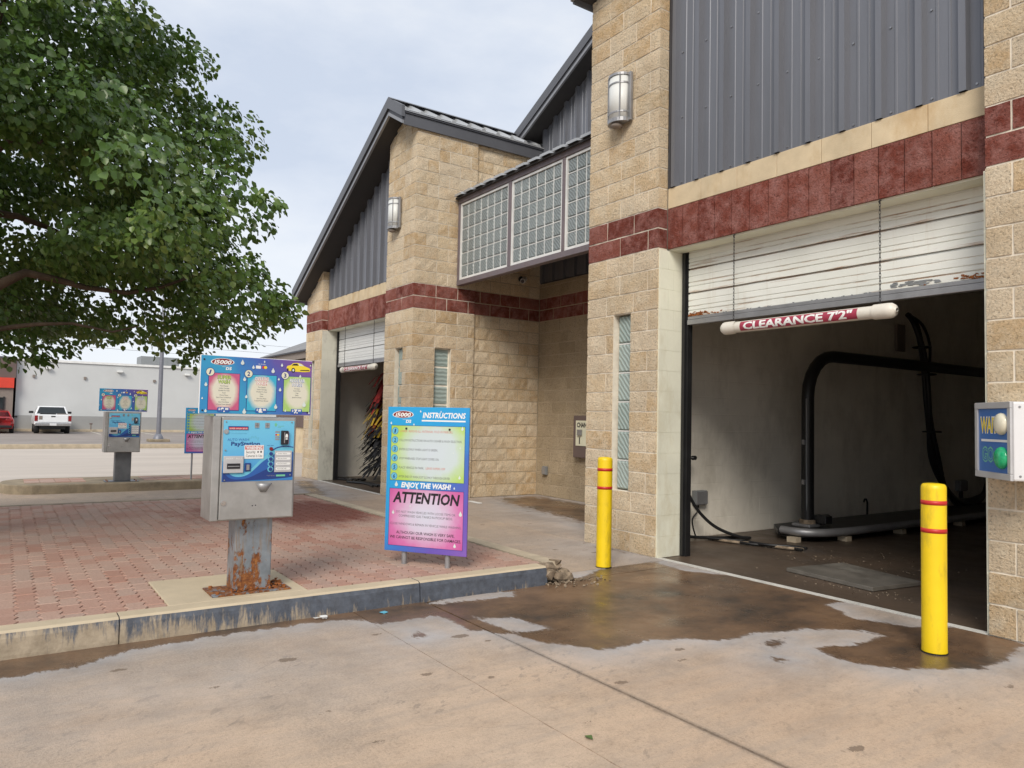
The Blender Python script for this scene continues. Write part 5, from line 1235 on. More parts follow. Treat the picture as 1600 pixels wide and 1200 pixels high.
t.text('INSTRUCTIONS', ux(0.435), ux(0.955), uz(0.073), 0.043, -0.0006, 0, 0.18, 0.03); t.rect(ux(0.425), ux(0.955), uz(0.098), uz(0.088), -0.0006, 0)
t.text('ENJOY THE WASH!', ux(0.19), ux(0.80), uz(0.557), 0.040, -0.0006, 0, 0.18, 0.04)
logo(t, ux(0.19), uz(0.055), 0.185, -0.0006, 0, 1, 0)
t.build('lettering', ['ink_white', 'tail_red'], bd)
rows = [('LOWER / REMOVE ALL ANTENNAS. FOLD-IN MIRRORS.', 0.70, 1), ('FOLLOW INSTRUCTIONS ON AUTO CASHIER & WASH SELECTION.', 0.82, 0), ('ENTER SLOWLY WHEN LIGHT IS GREEN.', 0.51, 0), ('STOP WHEN RED STOP LIGHT COMES ON.', 0.53, 0), ('PLACE VEHICLE IN PARK.', 0.335, 0), ('AFTER END OF WASH, EXIT SLOWLY THROUGH DRYER.', 0.68, 0)]
t = MB()
for k, (s_, w, mt) in enumerate(rows):
    zz = uz(0.168+0.063*k); xa = ux(0.155)
    t.text(s_, xa, xa+2*SW*w*0.93, zz-0.010, 0.0185, -0.0011, mt, 0, 0.0)
    if k == 4: t.text('LEAVE WIPERS OFF', xa+2*SW*0.335, xa+2*SW*0.57, zz-0.010, 0.0185, -0.0011, 1)
    t.disc(ux(0.098), zz, 0.030, 0.030, -0.0011, 2, 24); t.disc(ux(0.098), zz, 0.0265, 0.0265, -0.0015, 3, 24); t.disc(ux(0.098), zz, 0.0225, 0.0225, -0.0017, 4, 24)
    t.text(str(k+1), ux(0.098)-0.010, ux(0.098)+0.010, zz-0.0155, 0.031, -0.0019, 5, 0.1, 0.03)
t.build('lettering', ['ink_grey', 'ink_soft_red', 'ink_blue', 'ink_cyan', 'ink_cyan', 'ink_navy'], gp)
t = MB(); t.text('ATTENTION', ux(0.09), ux(0.91), uz(0.662), 0.085, -0.0011, 0, 0.18, 0.035)
for s_, w, z_, h_, mt, bo in (('DO NOT WASH VEHICLES WITH LOOSE ITEMS OR', 0.72, 0.735, 0.019, 1, 0), ('COMPRESSED GAS TANKS IN PICKUP BEDS.', 0.66, 0.762, 0.019, 1, 0), ('CLOSE WINDOWS & REMAIN IN VEHICLE WHILE WASHING.', 0.87, 0.818, 0.019, 1, 0), ('ALTHOUGH OUR WASH IS VERY SAFE,', 0.71, 0.878, 0.023, 0, 0.012), ('WE CANNOT BE RESPONSIBLE FOR DAMAGES.', 0.87, 0.912, 0.023, 0, 0.012)):
    w2 = 2*SW*w; t.text(s_, -w2/2, w2/2, uz(z_), h_, -0.0011, mt, 0, bo)
t.build('lettering', ['ink_black', 'ink_grey'], pp)
t = MB()
for x, z, h in ((0.13, 0.540, 0.045), (0.84, 0.548, 0.022), (0.41, 0.030, 0.022), (0.66, 0.030, 0.016), (0.045, 0.115, 0.024), (0.33, 0.122, 0.02), (0.39, 0.56, 0.026), (0.92, 0.145, 0.034), (0.90, 0.275, 0.022), (0.82, 0.31, 0.014), (0.90, 0.475, 0.032), (0.92, 0.72, 0.044), (0.10, 0.735, 0.034), (0.86, 0.935, 0.036), (0.31, 0.685, 0.02)): t.drop(ux(x), uz(z), h, -0.0022, 0)
t.build('water_drops', 'ink_drop', bd)
for x in (-0.205, 0.19):
    MB().cyl((x, 0.04, -0.03), 0.0225, 1.1, 'z', 16).build('post', 'steel_grey', isn)
    MB().cyl((x+0.01, -0.0009, uz(0.150)), 0.009, -0.006, 'y', 10).build('bolt', 'black_steel', isn)
# the second set on the far island
ps2 = dup(ps, 'stainless pay station on a plain grey post on the far traffic island', (-14.15, 1.71, 0.15))
mb2 = dup(mbd, 'menu board with three wash cards above the far pay station on the traffic island', (-14.15, 1.70, 1.352))
is2 = dup(isn, 'instruction sign half hidden behind the near pay station, on the far island', (-14.28, 2.98, 0.62-0.072), R(90), (0.69, 0.69, 0.69))
for o in is2.children:
    if o.name.startswith('post'): o.data = o.data.copy(); o.data.transform(Matrix.Translation((0.03 if o.location.x == 0 else 0, 0, -0.55)))
MATS['grey_post'] = None
plain('grey_post', (0.145, 0.15, 0.16), 0.5, 0.4, var=0.12, scale=9)
for o in ps2.children:
    if o.name.startswith('post') or o.name.startswith('base_plate'):
        o.data = o.data.copy(); o.data.materials.clear(); o.data.materials.append(MATS['grey_post'])
for o in list(ps2.children):
    if o.name.startswith('rust_flakes'): bpy.data.objects.remove(o)

# ------------------------------------------------------------------ inside the near bay
g = thing('wash_arch', 'black pipe spray arch standing inside the near wash bay', 'wash arch', (-5.6, 8.42, 0))
pts = [(0, 0, 0.10), (0, 0, 0.5), (0, 0, 1.0), (0, 0, 1.5), (0, 0, 1.72)]+[(0, 0.55-0.55*math.cos(R(a)), 1.72+0.55*math.sin(R(a))) for a in (15, 30, 45, 60, 75, 90)]+[(0, 1.2, 2.275), (0, 3.0, 2.28), (0, 5.2, 2.285), (0, 7.4, 2.29)]
MB().tube(pts, 0.078, 14).build('pipe', 'black_rubber', g)
MB().tube([(0.03, -0.055, 0.12), (0.03, -0.07, 0.9), (0.03, -0.07, 1.7)], 0.012, 6).build('conduit', 'plastic_grey', g)
MB().box(-0.14, 0.12, -0.13, 0.13, 0.03, 0.13).build('base_plate', 'steel_grey', g, bevel=0.01)
MB().cyl((0, 0, 0.13), 0.10, 0.05, 'z', 14).build('collar', 'rubble', g)
mo = MB().box(0.05, 0.24, 0.02, 0.16, 0.14, 0.24).build('drive_motor', 'black_steel', g, bevel=0.01); MB().cyl((0.1, 0.16, 0.19), 0.05, 0.12, 'y', 12).build('motor_cap', 'black_steel', mo)
for z in (0.62, 1.12): MB().box(-0.02, 0.02, -0.10, -0.07, z, z+0.06).build('clip', 'steel_grey', g)
gr = thing('guide_rail', 'low metal guide rail with curved start on the near bay floor', 'guide rail', (-5.2, 8.0, 0))
rp = [(-0.28, -0.28), (-0.05, -0.26), (0.10, -0.12), (0.17, 0.12), (0.20, 0.6), (0.21, 2.0), (0.22, 4.5), (0.22, 7.5)]
MB().tube([(x, y, 0.115) for x, y in curve(rp, 5)], 0.048, 10).build('rail', 'steel_grey', gr)
dk = MB(); c_ = curve(rp, 5); dk.prism([(x-0.06, y+0.01) for x, y in c_]+[(-0.7, 7.5), (-0.7, 0.15)], 'z', 0.05, 0.10); dk.build('deck', 'black_steel', gr)
for x, y in ((-0.10, -0.30), (0.14, 0.35), (0.14, 1.6), (0.14, 3.2)): MB().box(x-0.06, x+0.06, y-0.05, y+0.05, -0.004, 0.055).build('foot', 'kerb_concrete', gr)
hb = thing('hose_bundle', 'thick bundle of black hoses hanging inside the near bay', 'hose bundle', (-5.95, 11.6, 0))
for k in range(5):
    o_ = [random.uniform(-0.06, 0.06) for _ in range(4)]
    pp_ = curve([(0, -0.02+o_[0], 3.12), (0.04, 0.12+o_[1], 2.95), (0.08+o_[2], 0.30+o_[3], 2.45), (0.08+o_[2], 0.42+o_[3], 1.7), (0.08+o_[1], 0.62+o_[3], 0.9), (0.10, 0.95+o_[0], 0.38), (0.10+o_[2]*0.6, 1.45, 0.07+0.03*k), (0.10, 2.0+o_[1], 0.10+0.03*k), (0.05, 2.45+o_[0], 0.32), (0.0, 2.75+o_[0], 0.75)], 6)
    MB().tube(pp_, 0.038 if k < 4 else 0.03, 7).build('hose', 'black_rubber', hb)
MB().tube(curve([(0.02, 0.0, 3.1), (0.05, 0.30, 2.98), (0.05, 0.52, 2.7), (0.06, 0.50, 2.4)], 6), 0.022, 6).build('hose', 'black_rubber', hb)
for z, y in ((2.62, 0.22), (2.2, 0.36), (1.3, 0.52)): MB().tube([(0.08+0.13*math.cos(R(a)), y+0.13*math.sin(R(a)), z) for a in range(0, 361, 30)], 0.012, 5).build('strap', 'black_steel', hb)
def box_on_wall(name, label, y, z, w=0.2, h=0.17):
    t = thing(name, label, 'electrical box', (-6.098, y, z), R(90))
    MB().box(-w/2, w/2, -0.07, -0.002, 0, h).build('housing', 'plastic_grey', t, bevel=0.006)
    MB().box(-w/2+0.01, w/2-0.01, -0.085, -0.071, 0.01, h-0.01).build('cover', 'steel_grey', t)
    return t
eb = box_on_wall('electrical_box', 'grey electrical box on the painted bay wall near the door', 6.94, 0.385)
MB().tube(curve([(0.0, -0.02, 0.0), (-0.03, -0.03, -0.08), (-0.10, -0.02, -0.16), (-0.09, -0.02, -0.26), (-0.04, -0.02, -0.375)], 6), 0.008, 5).build('cable', 'black_rubber', eb)
eb2 = box_on_wall('electrical_box', 'dark electrical box on the bay wall beyond the hose bundle', 13.5, 0.30, 0.28, 0.18)
MB().tube([(0, -0.03, 0), (0.0, -0.03, -0.30)], 0.03, 6).build('conduit', 'black_rubber', eb2)
vb = thing('junction_panel', 'dark flat panel on the bay wall beside the hose bundle top', 'panel', (-6.098, 11.55, 2.55), R(90)); MB().box(-0.12, 0.12, -0.05, 0, 0, 0.42).build('cover', 'store_taupe', vb, bevel=0.006)
nz_ = thing('wash_hose', 'black wash hose with nozzle hanging by the near bay door', 'hose', (-5.95, 6.6, 0))
MB().tube([(-0.13, -0.14, 0.955), (0.0, 0.02, 0.955), (0.04, 0.06, 0.955)], 0.016, 8).build('nozzle', 'black_steel', nz_)
MB().cyl((0.02, 0.06, 0.955), 0.026, 0.05, 'y', 10).build('nozzle_tip', 'black_steel', nz_)
MB().tube(curve([(-0.02, -0.02, 0.90), (-0.02, -0.02, 0.80), (0.0, 0.02, 0.55), (0.05, 0.16, 0.32), (0.14, 0.36, 0.14), (0.28, 0.62, 0.03), (0.30, 0.75, 0.02), (0.20, 0.62, 0.02), (0.10, 0.35, 0.022), (-0.02, 0.0, 0.05), (-0.06, -0.25, 0.16)], 7), 0.019, 7).build('hose', 'black_rubber', nz_)
rp_ = thing('hose_coil', 'dirty rope-like hose lying across the wet bay floor', 'hose', (-5.4, 7.0, 0))
for k in range(3): MB().tube([(-0.45+0.085*i+0.02*math.sin(i*1.3+k*2), -0.15+0.030*i+0.035*math.sin(i*0.9+k*2.1), 0.02+0.012*(k == 2)) for i in range(13)], 0.017, 6).build('hose', 'black_rubber' if k != 1 else 'rubble', rp_)
pt = thing('pit_cover', 'raised metal pit cover plate on the near bay floor', 'cover plate', (-3.75, 6.42, 0))
V = [(-0.52, -0.33, 0.0), (0.36, -0.42, 0.0), (0.45, 0.20, 0.0), (-0.40, 0.40, 0.0)]
MB().hexa(V+[(x, y, 0.035) for x, y, z in V]).build('plate', 'pit_cover', pt, bevel=0.004)
gb = MB()
for k in range(110): chunk(gb, (-4.2+random.gauss(0, 0.45), 7.2+random.gauss(0, 0.35), 0.0), (0.010, 0.010, 0.006), n=1)
for k in range(90): chunk(gb, (-3.4+random.gauss(0, 0.5), 5.98+random.gauss(0, 0.10), 0.0), (0.010, 0.008, 0.005), n=1)
gb.build('floor_grit', 'sand_grit', kind='stuff', label='sandy grit scattered on the wet near bay floor', category='grit')
pp_ = thing('floor_pipe', 'thin hooked standpipe rising from the near bay floor', 'pipe', (-5.95, 10.4, 0)); MB().tube([(0, 0, 0), (0, 0, 0.26), (0, -0.03, 0.31), (0, -0.07, 0.31), (0, -0.09, 0.27)], 0.014, 6).build('pipe', 'black_steel', pp_)

# brush and floor clutter inside the far left bay
br = thing('wash_brush', 'big vertical wash brush of black, yellow and red cloth strips', 'wash brush', (-14.35, 6.95, 0))
MB().cyl((0, 0, 0.05), 0.07, 2.5, 'z', 10).build('shaft', 'black_steel', br)
def strips(z0, z1, rin, rout, n, mat, name, droop):
    mb = MB()
    for _ in range(n):
        a = random.uniform(0, 2*math.pi); z = random.uniform(z0, z1); r = random.uniform(rin, rout); w = random.uniform(0.018, 0.035); dr = droop*random.uniform(0.6, 1.3)
        c, s = math.cos(a), math.sin(a); tx_, ty_ = -s*w, c*w
        P = [(0.06, 0), (r*0.45, 0.02), (r*0.8, -dr*0.45), (r, -dr)]
        V = []
        for rr, dz in P: V += [(c*rr+tx_, s*rr+ty_, z+dz), (c*rr-tx_, s*rr-ty_, z+dz)]
        mb.add(V, [(2*i, 2*i+1, 2*i+3, 2*i+2) for i in range(3)])
    return mb.build(name, mat, br, kind='stuff')
strips(0.35, 1.25, 0.6, 0.92, 420, 'cloth_black', 'black_strips', 0.28); strips(1.30, 1.75, 0.55, 0.78, 110, 'cloth_yellow', 'yellow_strips', 0.45)
strips(1.20, 1.45, 0.55, 0.78, 60, 'cloth_red', 'red_strips', 0.3); strips(1.75, 2.35, 0.45, 0.68, 190, 'cloth_red', 'red_strips', 0.40); strips(1.65, 1.9, 0.5, 0.74, 70, 'cloth_black', 'black_strips', 0.35)
fh = thing('floor_hose', 'black hoses snaking over the far bay entrance floor', 'hose', (-14.4, 6.1, 0))
for k in range(3): MB().tube(curve([(-0.7+0.2*k, -0.3+0.15*k, 0.02), (-0.3, -0.1+0.2*k, 0.02), (0.1, -0.25+0.12*k, 0.02), (0.6, 0.05*k-0.1, 0.02), (1.2, 0.1*k-0.2, 0.02)], 6), 0.022, 6).build('hose', 'black_rubber', fh)

# ------------------------------------------------------------------ small litter on the carriageway
lt = thing('paper_scrap', 'crumpled white paper scrap in the gutter by the kerb', 'litter', (-4.86, 1.83, 0.0))
mb = MB()
for k in range(5): chunk(mb, (random.uniform(-0.03, 0.03), random.uniform(-0.05, 0.05), 0.012), (0.02, 0.03, 0.010), n=2)
mb.build('paper', 'paper_white', lt)
lt2 = thing('blue_wrapper', 'small flat blue wrapper on wet concrete by the kerb', 'litter', (-4.78, 2.24, 0.0)); mb = MB(); chunk(mb, (0, 0, 0.006), (0.03, 0.035, 0.004), n=6); mb.build('wrapper', 'ink_cyan', lt2)
lf = thing('fallen_leaf', 'single green leaf lying on the dry concrete in front', 'leaf', (-2.47, 2.14, 0.004)); MB().add([(-0.03, 0, 0), (0, -0.016, 0.008), (0.028, 0, 0.003), (0, 0.016, 0.010)], [(0, 1, 2), (0, 2, 3)]).build('blade', 'grass_leaf', lf)
lt3 = thing('paper_strip', 'thin white paper strip on the apron near the instruction sign', 'litter', (-10.2, 6.35, 0.004)); MB().box(-0.16, 0.16, -0.03, 0.03, 0, 0.012).build('paper', 'paper_white', lt3)

# ------------------------------------------------------------------ background: store, lot, vehicles, pole, wires, far roof
store = thing('store_building', 'long white store with grey base, brown corner and red band', 'building', (-53, 6, 0))
MB().box(-70, -53.0, 0.62, 45, 0.95, 4.22).build('wall', 'store_white', store, world=True)
MB().box(-70, -52.96, 0.60, 45, 0, 0.945).build('wall_base', 'store_grey', store, world=True)
MB().box(-70, -52.92, 0.55, 45, 4.225, 4.36).build('parapet_cap', 'frame_white', store, world=True)
MB().box(-70, -52.6, -22, 0.595, 3.15, 4.30).build('brown_wall', 'store_brown', store, world=True)
MB().box(-70, -52.45, -22, 0.52, 2.55, 3.145).build('red_band', 'store_red', store, world=True)
MB().box(-70, -52.6, -22, 0.50, 0, 2.545).build('taupe_wall', 'store_taupe', store, world=True)
wn = MB().box(-52.61, -52.55, -2.4, 0.02, 0.85, 1.98).build('window', 'dark_glass', store, world=True); MB().box(-52.62, -52.53, 0.021, 0.10, 0.80, 2.03).build('window_frame', 'black_steel', store, world=True)
MB().box(-70, -52.57, -22, 0.59, 4.305, 4.40).build('parapet_cap', 'trim_grey', store, world=True)
MB().box(-58.5, -56.5, 7.75, 10.2, 4.36, 5.15).build('roof_unit', 'plastic_grey', store, world=True)
for k, y in enumerate((1.49, 4.17, 8.10, 12.2)): v = MB().box(-52.99, -52.90, y-0.07, y+0.07, 3.24-0.0*k, 3.40).build('vent', 'store_taupe', store, world=True)
wl = thing('wall_light', 'leftmost small white flood light high on the white store wall', 'lamp', (-52.9, 2.19, 3.78), R(90), 'flood lights on the store wall')
MB().box(-0.16, 0.16, -0.16, 0.10, 0, 0.10).build('housing', 'frame_white', wl, bevel=0.02); MB().box(-0.14, 0.14, -0.15, 0.06, -0.012, -0.001).build('lens', 'lamp_glass', wl)
for y, lb in ((6.07, 'white flood light on the store wall above the far pay station'), (10.07, 'flood light on the store wall near the light pole')): dup(wl, lb, (-52.9, y, 3.78))
fv = thing('standpipe', 'small standpipe valve standing at the foot of the store wall', 'valve', (-52.3, 4.55, 0.15))
MB().cyl((0, 0, 0), 0.035, 0.34, 'z', 8).build('pipe', 'store_taupe', fv); MB().tube([(0, -0.08, 0.35), (0, 0.08, 0.35)], 0.04, 8).build('valve', 'store_brown', fv)
pole = thing('lamp_post', 'tall grey parking lot light pole with square base plate', 'street lamp', (-36.4, 5.83, 0))
MB().lathe([(0.10, 0.30), (0.085, 4.0), (0.07, 8.6)], n=12).build('pole', 'pole_paint', pole)
MB().lathe([(0.22, 0.12), (0.20, 0.20), (0.115, 0.36)], n=12).build('base_cover', 'pole_paint', pole); MB().box(-0.42, 0.42, -0.42, 0.42, 0.0, 0.12).build('base', 'kerb_old', pole, bevel=0.02)
MB().box(-0.08, 0.08, -1.0, 0.1, 8.6, 8.68).build('arm', 'pole_paint', pole); MB().box(-0.2, 0.2, -1.5, -0.7, 8.55, 8.72).build('lamp_head', 'steel_grey', pole, bevel=0.03)
for k, (z, lb) in enumerate(((8.1, 'lowest thin overhead power line behind the white store'), (8.9, 'middle thin overhead power line behind the white store'), (9.8, 'highest thin overhead power line behind the white store'))):
    w = thing('power_line', lb, 'power line', (-92, 10, 0)); MB().tube([(0.6*k, y, z+0.9*((y-8)/60)**2-0.012*(y)) for y in range(-60, 71, 13)], 0.016, 5).build('wire', 'trim_grey', w)
fb = thing('far_building', 'low tan building with grey metal roof behind the left bay', 'building', (-22, 9, 0))
MB().box(-28.6, -16.3, 8.75, 16, 0, 3.2).build('wall', 'smooth_tan', fb, world=True)
MB().box(-28.62, -16.3, 8.70, 8.745, 0.9, 1.35).build('band', 'store_brown', fb, world=True)
sl_ = 0.42
rf = MB().prism([(8.0, 3.42), (13.5, 3.42+sl_*5.5), (19, 3.42), (19, 3.36), (13.5, 3.36+sl_*5.5), (8.0, 3.36)], 'x', -29.5, -16.1).build('roof', 'far_roof', fb, world=True)
MB().box(-29.5, -16.1, 7.97, 7.999, 3.18, 3.43).build('fascia', 'store_taupe', rf, world=True); MB().box(-29.4, -16.1, 8.05, 8.7, 3.17, 3.22).build('soffit', 'soffit_dark', rf, world=True)
MB().box(-29.5, -16.1, 7.90, 7.968, 3.40, 3.45).build('gutter', 'trim_dark', rf, world=True)
for x in np.arange(-29.4, -16.2, 0.6): MB().add([(x, 8.0, 3.425), (x+0.05, 8.0, 3.425), (x+0.05, 13.5, 3.425+sl_*5.5), (x, 13.5, 3.425+sl_*5.5), (x+0.01, 8.0, 3.455), (x+0.04, 8.0, 3.455), (x+0.04, 13.5, 3.455+sl_*5.5), (x+0.01, 13.5, 3.455+sl_*5.5)], [(4,5,6,7), (0,4,7,3), (1,2,6,5)]).build('roof_rib', 'far_roof', rf, world=True)

def wheel(root, x, y, r, w):
    s = 1 if x > 0 else -1
    t = MB().lathe([(r*0.6, -w/2), (r*0.93, -w/2), (r, -w/2+0.03), (r, w/2-0.03), (r*0.93, w/2), (r*0.6, w/2)], n=20)
    t.v = [(x+p[2], y+p[0], r+p[1]) for p in t.v]; o = t.build('wheel', 'tyre', root)
    h = MB().lathe([(r*0.6, -0.02), (r*0.58, 0.0), (r*0.25, 0.02), (0.001, 0.02)], n=16); h.v = [(x+s*(w/2-0.01+p[2]), y+p[0], r+p[1]) for p in h.v]; h.build('rim', 'chrome', o)
tr = thing('pickup_truck', 'white pickup truck parked nose-in against the white store', 'truck', (-47.7, 2.33, 0), R(90))
b = MB(); hw = 0.86
b.frustum((-hw, hw, 0.02, 4.75, 0.48), (-hw-0.02, hw+0.02, 0.0, 4.8, 0.80)); b.frustum((-hw-0.02, hw+0.02, 0.0, 4.8, 0.801), (-hw+0.03, hw-0.03, 0.02, 4.7, 1.06))
b.build('body', 'truck_white', tr, bevel=0.03)
c = MB(); c.frustum((-hw+0.04, hw-0.04, 1.75, 3.55, 1.061), (-0.66, 0.66, 1.98, 3.05, 1.52)); cab = c.build('cab', 'truck_white', tr, bevel=0.04)
def quad(mb, P, mat=0): mb.add(P, [(0, 1, 2, 3)], mat)
m2 = MB(); yq = lambda z: 1.75+0.23*(z-1.061)/0.459-0.012; xq = lambda z: 0.82-0.16*(z-1.061)/0.459-0.09
m2.add([(-xq(1.10), yq(1.10), 1.10), (xq(1.10), yq(1.10), 1.10), (xq(1.47), yq(1.47), 1.47), (-xq(1.47), yq(1.47), 1.47)], [(0, 1, 2, 3)]); m2.build('rear_window', 'dark_glass', cab)
for s in (-1, 1):
    xs_ = lambda z: s*(0.82-0.16*(z-1.061)/0.459+0.006)
    MB().add([(xs_(1.10), 1.98, 1.10), (xs_(1.10), 3.3, 1.10), (xs_(1.47), 2.98, 1.47), (xs_(1.47), 2.10, 1.47)], [(0, 1, 2, 3) if s > 0 else (3, 2, 1, 0)]).build('side_window', 'dark_glass', cab)
    mi = MB().box(s*0.85-0.02 if s > 0 else s*1.06, s*1.06 if s > 0 else s*0.85+0.02, 3.1, 3.2, 1.10, 1.23).build('mirror', 'black_steel', tr, bevel=0.02)
    MB().box(s*0.79-0.075, s*0.79+0.075, -0.025, 0.0, 0.70, 1.00).build('tail_light', 'tail_red', tr, bevel=0.01)
    wheel(tr, s*0.72, 0.95, 0.36, 0.25); wheel(tr, s*0.72, 3.95, 0.36, 0.25)
tg = MB().box(-0.70, 0.70, -0.02, 0.02, 0.64, 1.03).build('tailgate', 'truck_white', tr, bevel=0.015); MB().box(-0.10, 0.10, -0.030, -0.021, 0.92, 0.98).build('handle', 'black_steel', tg)
MB().box(-0.66, -0.50, -0.032, -0.021, 0.78, 0.98).build('bumper_sticker', 'store_taupe', tg)
MB().box(-0.60, 0.12, 0.05, 0.9, 1.061, 1.12).build('bed_cargo', 'black_steel', tr); MB().box(0.20, 0.68, 0.2, 0.6, 1.061, 1.11).build('bed_cargo', 'store_taupe', tr)
bu = MB().box(-0.86, 0.86, -0.16, -0.021, 0.44, 0.60).build('bumper', 'chrome', tr, bevel=0.02); MB().box(-0.16, 0.16, -0.17, -0.161, 0.46, 0.58).build('licence_plate', 'box_white', bu)
MB().box(-0.60, 0.60, 0.15, 4.4, 0.25, 0.47).build('underbody', 'black_steel', tr)
rc = thing('red_car', 'red sedan parked left of the white pickup', 'car', (-47.75, -0.31, 0), R(90))
def loft(sections, mat, name, parent, **k):
    V = []; n = len(sections[0]); F = []
    for s_ in sections: V += s_
    for i in range(len(sections)-1): F += [(i*n+j, (i+1)*n+j, (i+1)*n+(j+1) % n, i*n+(j+1) % n)[::-1] for j in range(n)]
    F += [tuple(range(n)), tuple(range((len(sections)-1)*n, len(sections)*n))[::-1]]
    return MB().add(V, F, 0, True).build(name, mat, parent, **k)
def ring(y, w, zb, zm, zt): return [(-w*0.93, y, zb), (w*0.93, y, zb), (w, y, (zb+zm)/2), (w*0.985, y, zm), (w*0.88, y, zt), (0, y, zt+0.015), (-w*0.88, y, zt), (-w*0.985, y, zm), (-w, y, (zb+zm)/2)]
loft([ring(0.0, 0.74, 0.38, 0.62, 0.82), ring(0.08, 0.83, 0.28, 0.66, 0.88), ring(0.5, 0.88, 0.24, 0.72, 0.90), ring(1.4, 0.90, 0.22, 0.72, 0.88), ring(3.0, 0.90, 0.22, 0.70, 0.86), ring(3.9, 0.86, 0.24, 0.62, 0.76), ring(4.5, 0.72, 0.30, 0.52, 0.62)], 'car_red', 'body', rc)
def gring(y, w, z, wt, zt): return [(-w, y, z), (w, y, z), (wt, y, zt), (0, y, zt+0.02), (-wt, y, zt)]
gh = loft([gring(0.42, 0.72, 0.86, 0.70, 0.89), gring(1.0, 0.76, 0.86, 0.58, 1.17), gring(1.7, 0.77, 0.86, 0.58, 1.23), gring(2.4, 0.77, 0.86, 0.58, 1.19), gring(3.15, 0.73, 0.86, 0.70, 0.89)], 'dark_glass', 'windows', rc)
loft([gring(0.93, 0.60, 1.14, 0.57, 1.185), gring(1.7, 0.605, 1.19, 0.58, 1.25), gring(2.45, 0.60, 1.155, 0.57, 1.20)], 'car_red', 'roof', rc)
for s in (-1, 1):
    MB().box(s*0.66-0.17, s*0.66+0.17, -0.015, 0.09, 0.66, 0.78).build('tail_light', 'tail_red', rc, bevel=0.02); wheel(rc, s*0.78, 0.85, 0.32, 0.2); wheel(rc, s*0.78, 3.45, 0.32, 0.2)
    MB().box(s*0.90-0.02, s*1.04, 2.55, 2.66, 0.84, 0.94).build('mirror', 'black_steel', rc, bevel=0.02)
    MB().tube([(s*0.73, 0.44, 0.89), (s*0.60, 0.98, 1.17)], 0.035, 6).build('roof_pillar', 'car_red', rc); MB().tube([(s*0.73, 3.12, 0.89), (s*0.60, 2.42, 1.18)], 0.03, 6).build('roof_pillar', 'car_red', rc)
MB().box(-0.78, 0.78, -0.03, 0.10, 0.30, 0.44).build('bumper', 'black_steel', rc, bevel=0.03); MB().box(-0.16, 0.16, -0.012, 0.0, 0.60, 0.72).build('licence_plate', 'box_white', rc)

# ------------------------------------------------------------------ tree
TX, TY = -8.35, -0.85
tree = thing('shade_tree', 'broad leafy green tree spreading over the brick island', 'tree', (TX, TY, 0.15))
def wig(p0, p1, sag=0.0, n=7, amp=0.08):
    p0 = Vector(p0); p1 = Vector(p1); out = []
    for i in range(n+1):
        t = i/n; p = p0.lerp(p1, t)+Vector((random.uniform(-amp, amp), random.uniform(-amp, amp), random.uniform(-amp, amp)))*(0 if i in (0, n) else 1); p.z += sag*4*t*(1-t); out.append(p)
    return out
W = lambda x, y, z: (x-TX, y-TY, z-0.15)
MB().tube([W(TX, TY, 0.05), W(TX+0.02, TY, 0.5), W(TX-0.02, TY+0.05, 1.2), W(TX, TY+0.12, 1.75), W(TX+0.03, TY+0.18, 2.1)], [0.22, 0.175, 0.155, 0.15, 0.13], 12).build('trunk', 'bark', tree)
limb1 = [W(TX+0.03, TY+0.15, 1.95), W(-8.1, -0.30, 2.25), W(-8.0, -0.08, 2.46), W(-8.0, 0.12, 2.60), W(-8.0, 0.34, 2.57), W(-8.0, 0.60, 2.52), W(-8.0, 0.95, 2.51), W(-8.0, 1.25, 2.60), W(-7.95, 1.6, 2.78), W(-7.9, 2.1, 2.85)]
MB().tube(limb1, [0.075, 0.058, 0.046, 0.038, 0.032, 0.027, 0.022, 0.017, 0.011, 0.005], 9).build('branch', 'bark', tree)
MB().tube(wig(W(TX, TY+0.15, 1.85), W(-7.6, 1.0, 2.15), 0.12), [0.035, 0.03, 0.026, 0.022, 0.018, 0.014, 0.010, 0.006], 7).build('branch', 'bark', tree)
for k in range(11):
    a = 2*math.pi*k/11+random.uniform(-0.2, 0.2); rr = random.uniform(1.5, 2.5); zt = random.uniform(2.3, 6.3); rr *= 1.0 if zt < 4 else 0.7
    MB().tube(wig(W(TX+0.02, TY+0.15, random.uniform(1.9, 3.4)), W(TX+rr*math.cos(a), TY+rr*math.sin(a), zt), random.uniform(0.1, 0.35)), [0.06, 0.05, 0.042, 0.034, 0.026, 0.018, 0.011, 0.005], 7).build('branch', 'bark', tree)
MB().tube(wig(W(TX+0.02, TY+0.15, 2.0), W(TX, TY, 7.0), 0, 9, 0.1), [0.13, 0.12, 0.11, 0.10, 0.085, 0.07, 0.05, 0.035, 0.02, 0.01], 8).build('branch', 'bark', tree)
ZR = np.array([2.05, 2.28, 2.48, 2.68, 3.2, 3.8, 4.4, 5.0, 5.55, 6.2, 7.0, 7.6, 8.0]); RR = np.array([2.2, 2.9, 3.32, 3.36, 3.12, 2.92, 2.64, 2.26, 1.88, 1.62, 1.2, 0.7, 0.2])
